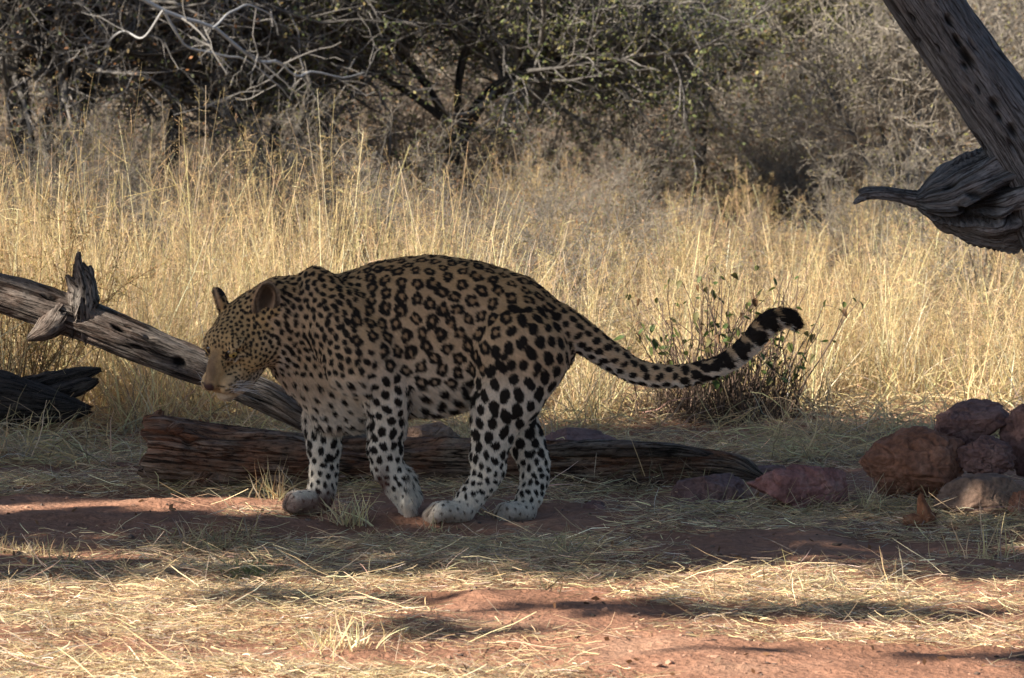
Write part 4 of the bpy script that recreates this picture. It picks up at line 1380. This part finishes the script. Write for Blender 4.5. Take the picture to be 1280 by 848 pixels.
# leafy bush beyond the log
BUSH_Y = 2.6
br = np.random.default_rng(55)
b0 = P(905, 524, BUSH_Y)
root = empty('leafy_bush', (b0[0], b0[1], 0), 'thin-stemmed bush with scattered dark green leaves behind the tail', 'bush')
n = 130
st = np.stack([b0[0] + br.normal(0, .10, n), BUSH_Y + br.normal(0, .07, n), np.zeros(n)], 1)
d = np.stack([br.normal(0.05, .42, n), br.normal(0, .35, n), np.ones(n)], 1)
pl, rd = sprout(st, d, br.uniform(0.2, 0.52, n), 0.0032, 0.0012, 7, br, 0.08)
mb = MB(); tubes(mb, pl, rd, 4, np.array([0.09, 0.06, 0.045]) * br.uniform(.7, 1.5, (n, 1)))
s2, t2, _ = along(pl, rd, 110, br, 0.3, 0.95)
p2, r2 = sprout(s2, t2 + br.normal(0, .6, (110, 3)), br.uniform(.05, .16, 110), 0.0016, 0.0008, 4, br, 0.15)
tubes(mb, p2, r2, 3, np.array([0.10, 0.07, 0.05]) * np.ones((110, 3)))
n = 700
s3 = np.stack([b0[0] + br.normal(0, .13, n), BUSH_Y + br.normal(0, .10, n), np.zeros(n)], 1)
p3, r3 = sprout(s3, np.stack([br.normal(0, .8, n), br.normal(0, .7, n), np.ones(n)], 1), br.uniform(.08, .24, n), 0.0018, 0.0008, 5, br, 0.2)
tubes(mb, p3, r3, 3, np.array([0.07, 0.05, 0.038]) * br.uniform(.6, 1.6, (n, 1)))
adopt(mb.build('stems', M_TWIG), root)
leafmesh = []
for k in range(4):
    m = MB()
    L, W = 0.026, 0.017
    a = np.linspace(0, 1, 6)
    wv = W / 2 * np.sin(np.pi * a ** 0.8) ** 0.8
    mid = np.stack([a * L, a * 0, -0.010 * a ** 2 * (k - 1)], 1)
    lft = mid + np.stack([a * 0, wv, wv * .45], 1); rgt = mid + np.stack([a * 0, -wv, wv * .45], 1)
    i = np.arange(6)
    q1 = np.stack([i[:-1], i[1:], i[1:] + 6, i[:-1] + 6], 1); q2 = np.stack([i[:-1] + 12, i[1:] + 12, i[1:], i[:-1]], 1)
    g = [(0.07, 0.105, 0.03), (0.095, 0.12, 0.035), (0.12, 0.11, 0.04), (0.14, 0.08, 0.04)][k]
    m.add(np.concatenate([mid, lft, rgt]), np.concatenate([q1, q2]), col=g)
    me = m.mesh('leaf'); me.materials.append(M_LEAF); leafmesh.append(me)
tips = np.concatenate([pl[:, -1], pl[:, -3], p2[:, -1], p2[:, -2]])
tips = tips[tips[:, 2] > 0.08]
for k in br.permutation(len(tips))[:260]:
    o = bpy.data.objects.new('leaf', leafmesh[int(br.choice(4, p=[.4, .3, .2, .1]))])
    COL.objects.link(o); o.parent = root
    o.location = (tips[k] - np.array([b0[0], b0[1], 0])).tolist()
    o.rotation_euler = (br.uniform(-.8, .8), br.uniform(0.2, 1.5), br.uniform(0, 6.28))
    s = br.uniform(.9, 1.6); o.scale = (s, s, s)

# low yellow-green feathery shrub at the left edge
b0 = P(25, 470, 2.42)
root = empty('feathery_shrub', (b0[0], b0[1], 0), 'low yellow green feathery shrub among the grass at the left edge', 'shrub')
n = 46
st = np.stack([b0[0] + br.normal(0, .09, n), b0[1] + br.normal(0, .09, n), np.zeros(n)], 1)
pl, rd = sprout(st, np.stack([br.normal(0, .30, n), br.normal(0, .3, n), np.ones(n)], 1), br.uniform(.4, .78, n), .003, .001, 7, br, .1)
mb = MB(); tubes(mb, pl, rd, 3, np.array([.20, .12, .06]) * np.ones((n, 3)))
s2, t2, _ = along(pl, rd, 700, br, .25, 1)
p2, r2 = sprout(s2, t2 + br.normal(0, .7, (700, 3)), br.uniform(.05, .14, 700), .0012, .0006, 4, br, .15)
tubes(mb, p2, r2, 3, np.array([.24, .16, .07]) * np.ones((700, 3)))
adopt(mb.build('stems', M_TWIG), root)
s3, _, _ = along(p2, r2, 6500, br, .1, 1)
mb = MB(); leaf_quads(mb, s3, br.uniform(.005, .013, 6500), br, np.where(br.uniform(size=(6500, 1)) < .55, np.array([.30, .24, .075]), np.array([.36, .20, .085])) * br.uniform(.7, 1.3, (6500, 1)), .4, .4)
tag(adopt(mb.build('foliage', M_LEAF), root), kind='stuff')

# ------------------------------------------------------------------ trees and thicket beyond the grass
GREYTWIG = np.array([0.205, 0.18, 0.15])
DARKTWIG = np.array([0.12, 0.11, 0.102])


def twig_mass(mb, poly, rad, rng, n1, l1, n2, l2, n3=0, l3=0.2, col=GREYTWIG, wob=0.28, spread=0.9, lo=0.25, rt=0.0018, lift=0.02, flat=1.0):
    spread = spread * np.array([1, 1, flat])
    """two or three further orders of twigs on given limbs; returns the finest ones"""
    s, t, r = along(poly, rad, n1, rng, lo, 1)
    pa, ra = sprout(s, t + rng.normal(0, spread, (n1, 3)), l1 * rng.uniform(.5, 1.3, n1), np.minimum(r * .6, 0.02), rt * 1.6, 7, rng, wob, lift)
    tubes(mb, pa, ra, 4, col * rng.uniform(.6, 1.35, (n1, 1)))
    s, t, r = along(pa, ra, n2, rng, .1, 1)
    pb, rb = sprout(s, t + rng.normal(0, spread, (n2, 3)), l2 * rng.uniform(.5, 1.3, n2), np.minimum(r * .7, 0.006), rt, 5, rng, wob, lift)
    tubes(mb, pb, rb, 3, col * rng.uniform(.4, 2.0, (n2, 1)))
    if n3:
        s, t, r = along(pb, rb, n3, rng, .1, 1)
        pc, rc = sprout(s, t + rng.normal(0, spread, (n3, 3)), l3 * rng.uniform(.5, 1.3, n3), rt, rt * .7, 3, rng, wob, lift)
        tubes(mb, pc, rc, 3, col * rng.uniform(.4, 2.2, (n3, 1)))
        return pc, rc
    return pb, rb


def tree(name, label, limbs, Y, seed, twigs, leaf=None, base=None, bark=M_BARK, cat='tree', group=None, twigcol=DARKTWIG, spread=0.9, lift=0.02, flat=1.0):
    """limbs: photo polylines [(px,py,r px,(dy))]; twigs: args for twig_mass; leaf: (count,size,[colours])"""
    r = np.random.default_rng(seed)
    s = S(Y)
    bx = P(base, 300, Y)[0] if base is not None else P(limbs[0][0][0], limbs[0][0][1], Y)[0]
    root = empty(name, (bx, Y, 0), label, cat, group)
    mt, mc = MB(), MB()
    polys, rads = [], []
    for lb in limbs:
        pts = np.array([[*P(a[0], a[1], Y + (a[3] if len(a) > 3 else 0)), a[2] * s] for a in lb])
        pts = interp(pts, 12)
        polys.append(pts[:, :3]); rads.append(pts[:, 3])
        q = interp(pts, 40)
        poly, rad = q[None, :, :3], q[None, :, 3] * (1 + 0.12 * vnoise(q[:, :3] * 9, seed))[None]
        K = 14
        n0 = mt.n
        tubes(mt, poly, rad, K)
        V = mt.v[-1].reshape(40, K, 3)
        aa = np.arange(K) * 2 * np.pi / K
        sl = np.linspace(0, 1, 40)
        g = np.stack([np.broadcast_to(np.cos(aa) * .06, (40, K)), np.broadcast_to(np.sin(aa) * .06, (40, K)), np.broadcast_to(sl[:, None] * .2, (40, K))], -1)
        mt.g[-1] = g.reshape(-1, 3).astype(np.float32); mt.hasg = True
    adopt(mt.build('trunk', bark), root)
    pc, rc = twig_mass(mc, np.array(polys), np.array(rads), r, col=twigcol, spread=spread, lift=lift, flat=flat, **twigs)
    crown = adopt(mc.build('crown', M_TWIG), root)
    if leaf:
        n, size, cols = leaf
        p, _, _ = along(pc, rc, n, r, .1, 1)
        p = p + r.normal(0, .012, p.shape)
        c = np.array(cols)[r.integers(0, len(cols), n)] * r.uniform(.6, 1.4, (n, 1))
        ml = MB(); leaf_quads(ml, p, r.uniform(.6, 1.3, n) * size, r, c, .1)
        lo = ml.build('foliage', M_LEAF)
        tag(lo, kind='stuff'); lo.parent = crown
    return root


OLIVE = [(0.11, 0.125, 0.05), (0.15, 0.155, 0.06), (0.23, 0.20, 0.07), (0.085, 0.11, 0.05)]
AUTUMN = [(0.32, 0.15, 0.06), (0.24, 0.12, 0.06), (0.30, 0.21, 0.08), (0.17, 0.12, 0.07)]

tree('thorn_tree', 'dark thorn tree with several thick stems at the far left', [
    [(45, 262, 17), (30, 190, 16), (20, 110, 15), (8, 40, 13), (-5, -30, 11)],
    [(55, 262, 16), (62, 180, 15), (76, 110, 13), (66, 50, 12), (55, -30, 9)],
    [(70, 255, 13), (92, 170, 11), (120, 95, 10), (145, 45, 8), (168, -15, 6)],
    [(78, 110, 8), (98, 60, 7), (110, 10, 5), (118, -30, 4)],
    [(20, 110, 8), (-10, 60, 7), (-50, 20, 5), (-90, -10, 4)]], 12.5, 201,
    dict(n1=150, l1=.9, n2=1100, l2=.4, n3=3600, l3=.16, lo=.45), (6500, .026, OLIVE + AUTUMN), base=55)
tree('thorn_tree', 'slim dark tree leaning right beside the far left tree', [
    [(205, 262, 10), (216, 185, 10), (222, 120, 9), (236, 70, 8), (262, -20, 6)],
    [(222, 120, 6), (200, 60, 5), (185, 0, 4), (175, -30, 3)],
    [(236, 70, 6), (290, 30, 5), (340, 5, 4), (390, -25, 3)]], 12.9, 202,
    dict(n1=150, l1=1.0, n2=1200, l2=.42, n3=3800, l3=.16, lo=.4), (6000, .025, OLIVE + AUTUMN[2:]), base=205)
tree('thorn_tree', 'twin-stemmed dark tree under dense twigs left of centre', [
    [(305, 262, 9), (300, 180, 9), (292, 120, 8), (300, 60, 7), (330, -20, 5)],
    [(335, 262, 9), (345, 170, 8), (352, 110, 7), (372, 60, 6), (420, 10, 4), (460, -20, 3)],
    [(352, 110, 5), (320, 60, 4), (290, 20, 4), (270, -25, 3)]], 13.4, 203,
    dict(n1=190, l1=1.1, n2=1500, l2=.45, n3=4800, l3=.17, lo=.3), (7500, .025, OLIVE + AUTUMN[1:]), base=320)
tree('umbrella_thorn', 'spreading umbrella-shaped thorn tree in the middle of the bush', [
    [(556, 268, 9), (566, 200, 9), (580, 165, 9), (602, 128, 9), (640, 98, 8), (700, 80, 7), (760, 66, 5), (830, 40, 3)],
    [(566, 200, 6), (556, 150, 6), (532, 105, 5), (500, 60, 5), (470, 10, 4), (450, -25, 3)],
    [(580, 165, 6), (572, 120, 5), (580, 70, 5), (600, 20, 4), (620, -20, 3)],
    [(556, 150, 5), (500, 110, 4), (450, 85, 4), (405, 70, 3)],
    [(640, 98, 6), (660, 60, 5), (690, 25, 4), (730, -10, 3)],
    [(602, 128, 5), (640, 110, 5, .4), (690, 92, 4, .8), (740, 85, 3, 1.0)]], 13.2, 204,
    dict(n1=300, l1=.8, n2=2600, l2=.36, n3=8500, l3=.15, lo=.5), (30000, .025, [(0.14, 0.165, 0.06), (0.18, 0.19, 0.07), (0.11, 0.14, 0.055), (0.24, 0.21, 0.08)]), base=556, spread=.9, lift=.035, flat=.4)
tree('open_thorn_tree', 'open olive-leaved thorn tree right of the middle', [
    [(872, 262, 8), (876, 190, 8), (880, 125, 7), (905, 85, 6), (930, 55, 5), (965, 10, 4), (985, -25, 3)],
    [(880, 125, 6), (868, 85, 6), (848, 45, 5), (838, 0, 4), (830, -30, 3)],
    [(905, 85, 5), (960, 60, 4), (1010, 35, 3), (1050, 20, 2)],
    [(876, 190, 4), (855, 140, 4), (845, 100, 3), (842, 60, 3)],
    [(874, 170, 4), (920, 155, 3.5), (950, 175, 3), (972, 195, 2)]], 15.6, 205,
    dict(n1=150, l1=.8, n2=1000, l2=.42, n3=3600, l3=.17, lo=.45), (11000, .036, [(0.22, 0.22, 0.075), (0.17, 0.18, 0.06), (0.26, 0.23, 0.08)]), base=872, twigcol=GREYTWIG * .8)
tree('slender_shrub', 'tall shrub of slender upright grey stems at the right', [
    [(1135, 270, 3.2), (1136, 200, 3), (1132, 140, 2.6), (1126, 80, 2), (1118, 20, 1.3)],
    [(1150, 270, 3), (1156, 200, 2.8), (1166, 140, 2.4), (1176, 80, 1.8), (1186, 20, 1.2)],
    [(1125, 270, 3), (1112, 200, 2.8), (1096, 140, 2.4), (1085, 90, 1.8), (1070, 30, 1.2)],
    [(1144, 270, 3), (1146, 190, 2.8), (1150, 130, 2.4), (1150, 70, 1.8), (1146, 0, 1.2)],
    [(1160, 270, 2.6), (1180, 210, 2.4), (1198, 160, 2), (1215, 110, 1.6), (1230, 70, 1.2)],
    [(1118, 270, 2.6), (1092, 220, 2.4), (1066, 170, 2), (1046, 130, 1.5), (1030, 100, 1.2)]], 13.5, 206,
    dict(n1=170, l1=.6, n2=900, l2=.28, n3=2200, l3=.12, lo=.25), (1600, .020, [(0.20, 0.20, 0.06), (0.25, 0.22, 0.08)]), base=1140, bark=M_GREY_WOOD, twigcol=GREYTWIG, cat='shrub')

# pale dead bough reaching down from the left trees
r = np.random.default_rng(301)
Y = 11.0
root = empty('dead_bough', P(205, 14, Y), 'pale sunlit dead bough hanging in front of the dark left trees', 'branch')
mb = MB()
lines = [[(120, -40, 5), (205, 14, 4.5), (264, 34, 4), (318, 76, 3.6), (347, 80, 3), (372, 97, 2.6), (393, 90, 2.3), (430, 97, 1.6), (455, 92, 1)],
         [(205, 14, 3), (230, 53, 2.6), (262, 67, 2.4), (304, 74, 2.2), (330, 95, 1.8), (352, 112, 1.2), (365, 125, .8)],
         [(264, 34, 2.5), (290, 15, 2.2), (312, 8, 2), (340, 22, 1.5), (350, 45, 1)],
         [(205, 14, 2.4), (180, 45, 2), (150, 40, 1.6), (130, 60, 1)]]
pol, rad = [], []
for l in lines:
    q = interp(np.array([[*P(a, b, Y + 0.15 * k), c * .6 * S(Y)] for k, (a, b, c) in enumerate(l)]), 24)
    q[:, :3] += .012 * np.stack([vnoise(q[:, :3] * 7 + k_, 80 + k_) for k_ in range(3)], 1)
    pol.append(q[:, :3]); rad.append(q[:, 3])
tubes(mb, np.array(pol), np.array(rad), 8, np.full((len(lines), 3), .34))
PALE = np.array([0.22, 0.205, 0.19])
twig_mass(mb, np.array(pol), np.array(rad), r, 16, .35, 40, .2, 60, .1, col=PALE, wob=.22, lo=.15, rt=.0016)
adopt(mb.build('limb', M_TWIG), root)


def shrub_variant(seed, h, stems, col, leafcols, nleaf, lsize, w=0.55):
    r = np.random.default_rng(seed)
    a, b = MB(), MB()
    st = np.stack([r.normal(0, .18, stems), r.normal(0, .18, stems), np.zeros(stems)], 1)
    d = np.stack([r.normal(0, w, stems), r.normal(0, w, stems), np.ones(stems)], 1)
    pl, rd = sprout(st, d, h * r.uniform(.6, 1.25, stems), .011 * h / 2, .003, 8, r, .16)
    tubes(a, pl, rd, 5, col * r.uniform(.25, 1.3, (stems, 1)))
    pc, rc = twig_mass(a, pl, rd, r, stems * 13, .30 * h, stems * 60, .15 * h, stems * 115, .08 * h, col=col, lo=.12, rt=.0024, spread=.8)
    p, _, _ = along(pc, rc, nleaf, r, 0, 1)
    leaf_quads(b, p + r.normal(0, .01, p.shape), r.uniform(.6, 1.4, nleaf) * lsize, r, np.array(leafcols)[r.integers(0, len(leafcols), nleaf)] * r.uniform(.6, 1.4, (nleaf, 1)), 0)
    return a, b


WARMTWIG = np.array([0.20, 0.16, 0.125])
variants = [shrub_variant(401, 2.2, 15, GREYTWIG, AUTUMN, 1800, .034),
            shrub_variant(402, 2.6, 13, GREYTWIG * .8, OLIVE[:3] + AUTUMN[:2], 2600, .034),
            shrub_variant(403, 1.7, 17, WARMTWIG, AUTUMN + OLIVE[:2], 1900, .034, .7),
            shrub_variant(404, 2.9, 12, GREYTWIG * .9, [(0.24, 0.23, 0.08), (0.19, 0.19, 0.07)] + AUTUMN[2:], 2400, .036),
            shrub_variant(405, 1.3, 18, WARMTWIG * .9, AUTUMN + OLIVE[:1], 1500, .032, .8)]
vm = []
for a, b in variants:
    ma, mb_ = a.mesh('bush_stems'), b.mesh('bush_foliage')
    ma.materials.append(M_TWIG); mb_.materials.append(M_LEAF)
    vm.append((ma, mb_))
r = np.random.default_rng(500)


def put_shrub(k, x, y, s, rz, label, group):
    o = bpy.data.objects.new('thicket_shrub', vm[k][0])
    f = bpy.data.objects.new('foliage', vm[k][1])
    COL.objects.link(o); COL.objects.link(f)
    f.parent = o; f['kind'] = 'stuff'
    o.location = (x, y, float(gz(x, y)) - .02); o.rotation_euler = (0, 0, rz); o.scale = (s, s, s)
    tag(o, label, 'shrub', group)


LOOK = ['leafless grey shrub', 'dense olive-leaved shrub', 'low rusty brown shrub', 'tall yellow green shrub', 'squat brown-leaved shrub']
PLACE = [(-40, 'beyond the left edge of the clearing'), (100, 'behind the far left tree'), (250, 'behind the slim leaning tree'), (420, 'behind the twin-stemmed tree'), (560, 'left of the umbrella trunk'),
         (720, 'under the umbrella canopy'), (830, 'right of the umbrella tree'), (960, 'around the open thorn tree'),
         (1060, 'left of the slender grey stems'), (1180, 'behind the slender grey stems'), (1300, 'behind the bare dead limb'), (9999, 'at the right edge of the thicket')]
n_ = 0
for row, (y0, step, jit, s0, deep) in enumerate([(14.9, .42, .6, .52, 'foremost row'), (16.6, .46, .6, .66, 'front row'), (18.6, .6, .6, .9, 'second row'), (21, .75, .7, 1.0, 'middle row'), (24.5, 1.0, 1, 1.1, 'fourth row'), (29, 1.3, 1.5, 1.3, 'deep row'), (37, 1.9, 2, 1.6, 'deeper row'), (49, 2.8, 3, 2.1, 'last row')]):
    half = 640 / F_PX * (CAM_D + y0) * 1.2 + 1.1
    x = -half
    while x < half:
        xx, yy = x + r.normal(0, .2), y0 + r.uniform(-jit, jit)
        pxx = 640 + xx / S(yy)
        k = int(r.choice(5, p=[.25, .2, .24, .15, .16] if row > 1 else [.14, .10, .34, .08, .34]))
        put_shrub(k, xx, yy, s0 * r.uniform(.75, 1.15), r.uniform(0, 6.28), LOOK[k] + ' ' + next(p for q, p in PLACE if pxx < q) + ', ' + deep, 'thicket shrubs beyond the grass')
        n_ += 1
        x += step * r.uniform(.8, 1.25)
for k_ in range(34):
    yy = r.uniform(7.4, 14.2) if k_ > 15 else r.uniform(8.2, 12.0)
    pxx = r.uniform(600, 1330) if k_ > 15 else r.uniform(-30, 600)
    k = int(r.choice(5, p=[.1, .3, .25, .15, .2]))
    nm = LOOK[k].replace('low', 'stunted').replace('tall', 'stunted').replace('leafless', 'stunted leafless')
    put_shrub(k, (pxx - 640) * S(yy), yy, r.uniform(.18, .32) if k_ > 15 else r.uniform(.22, .36), r.uniform(0, 6.28), nm + (' by the tall grass ' if yy < 9.4 else ' amid thin grass ' if yy < 12 else ' at the thicket foot ') + next(p for q, p in PLACE if pxx < q).replace('behind', 'before'), 'stunted shrubs among the thin grass')
b_ = P(704, 330, 5.0)
put_shrub(1, b_[0], b_[1], .27, 1.0, 'dark squat shrub in the grass gap above the cat\'s rump', 'stunted shrubs among the thin grass')
print('shrubs', n_)

# ------------------------------------------------------------------ shade trees whose crowns hang above the top of the picture
def shade_tree(label, spots, trunk, zlo, zhi, seed, size=.13, mask=None, nlimb=9):
    """crown of leaves above the picture: every spot (x,y) of shade on the ground is carried back along the sunlight to its leaf"""
    r = np.random.default_rng(seed)
    root = empty('shade_tree', (trunk[0], trunk[1], 0), label, 'tree')
    z = r.uniform(zlo, zhi, len(spots))
    t = z / -SUN_DIR[2]
    p = np.stack([spots[:, 0] - SUN_DIR[0] * t, spots[:, 1] - SUN_DIR[1] * t, z], 1)
    lo_, hi_ = np.percentile(p, 4, 0), np.percentile(p, 96, 0)
    mt, mw, ml = MB(), MB(), MB()
    ps, rs = [], []
    top = np.array([trunk[0] + .05, trunk[1] + .05, zlo * .55])
    q = interp(np.array([[trunk[0], trunk[1], -.1, .17], [trunk[0] + .03, trunk[1], zlo * .3, .14], [*top, .12]]), 12)
    tubes(mt, q[None, :, :3], q[None, :, 3], 12)
    for k in range(nlimb):
        e = r.uniform(lo_, hi_)
        m_ = (top + e) / 2 + np.array([0, 0, .25])
        q = interp(np.array([[*top, .08], [*m_, .05], [*e, .018]]), 14)
        tubes(mt, q[None, :, :3], q[None, :, 3], 8)
        ps.append(q[:, :3]); rs.append(q[:, 3])
    adopt(mt.build('trunk', M_BARK), root)
    ps, rs = np.array(ps), np.array(rs)
    s_, t_, _ = along(ps, rs, 160, r, .5, 1)
    tw, tr = sprout(s_, t_ + r.normal(0, .8, (160, 3)), r.uniform(.4, 1.2, 160), .014, .004, 6, r, .2)
    tw[..., 2] = np.maximum(tw[..., 2], zlo - .4)
    tubes(mw, tw, tr, 4, DARKTWIG[None].repeat(160, 0))
    leaf_quads(ml, p, r.uniform(.7, 1.3, len(p)) * size, r, np.array([0.07, 0.10, 0.035]) * r.uniform(.6, 1.4, (len(p), 1)), 0, .65)
    cr = adopt(mw.build('crown', M_TWIG), root)
    lo = ml.build('foliage', M_LEAF); lo.parent = cr; tag(lo, kind='stuff')


r = np.random.default_rng(611)
n = 46000
g = np.stack([r.uniform(-2.6, 4.4, n), r.uniform(-3.3, 2.7, n)], 1)
nz = vnoise(np.stack([g[:, 0] * 1.3, g[:, 1] * 2.6, g[:, 0] * 0], -1), 71) + .5 * vnoise(np.stack([g[:, 0] * 4, g[:, 1] * 8, g[:, 0] * 0], -1), 72)
front = -0.60 - .33 * (g[:, 0] + 1.4) + .22 * nz
rear = 2.42 + .08 * smooth(.2, -.5, g[:, 0]) + .12 * nz
d = np.minimum(g[:, 1] - front, rear - g[:, 1])
keep = (d > 0) & (r.uniform(size=n) < smooth(-.05, .35, d) * .9 + .1)
streak = vnoise(np.stack([g[:, 0] * .9 + .3 * g[:, 1], g[:, 1] * 6, g[:, 0] * 0], -1), 78)
keep |= (d <= 0) & (g[:, 1] < 0) & (g[:, 1] > front - 1.3) & (streak > .30)
keep &= ~((g[:, 0] < -.52) & (np.abs(g[:, 1] - .17 - .06 * nz) < .17 + .08 * nz))
keep &= ~((g[:, 0] > .70) & (g[:, 0] < 1.35) & (np.abs(g[:, 1] + .06) < .075 + .04 * nz))
keep &= ~((g[:, 0] > 1.2) & (g[:, 0] < 1.9) & (np.abs(g[:, 1] - .03) < .06))
keep &= ~((nz > .62) & (g[:, 1] < -.25))
keep &= ~((g[:, 0] > -1.0) & (g[:, 0] < -.18) & (np.abs(g[:, 1] - 1.24) < .19 + .1 * nz))
shade_tree('spreading leafy tree left of the picture whose shade covers the cat', g[keep], (-7.2, -2.2), 3.2, 5.6, 601)
n = 20000
g = np.stack([r.uniform(3.4, 10.5, n), r.uniform(-1.0, 5.5, n)], 1)
shade_tree('second tree added unseen, its crown blocking sky light over the clearing', g, (2.6, -5.5), 3.6, 6.0, 603, .15)  # unseen crown added to keep overhead sky light off the clearing
n = 22000
g = np.stack([r.uniform(-4.6, 2.5, n), r.uniform(8.0, 14.6, n)], 1)
edge_ = .35 + .5 * vnoise(np.stack([g[:, 1] * .8, g[:, 1] * 0, g[:, 1] * 0], -1), 76)
thin = np.where(g[:, 1] < 11.2, (g[:, 0] < edge_ - .5) * .5, (g[:, 0] < .6) * .22)
thin = np.where((g[:, 0] > -.4) & (g[:, 1] > 11.2) & (g[:, 1] < 12.7), 0, thin)
g = g[(r.uniform(size=n) < thin) & (vnoise(np.stack([g[:, 0] * 1.5, g[:, 1] * 1.5, g[:, 0] * 0], -1), 75) < .45)]
shade_tree('third unseen leafy tree added to darken the left thicket', g, (-9.5, 10.5), 3.0, 6.0, 604, .17)  # unseen tree added to throw shade over the left thicket

# neighbours that would share a label are told apart from left to right
same = {}
for o in bpy.data.objects:
    if o.get('category') == 'shrub' and o.parent is None: same.setdefault(o['label'], []).append(o)
for lb, os_ in same.items():
    if len(os_) > 1:
        os_.sort(key=lambda o: to_px(np.array(o.location))[0])
        names = {2: ['left one', 'right one'], 3: ['left one', 'middle one', 'right one']}.get(len(os_), ['leftmost', 'second from left', 'third from left', 'fourth from left', 'fifth from left', 'sixth from left', 'seventh from left'])
        for o, nm in zip(os_, names): o['label'] = lb + ', ' + nm
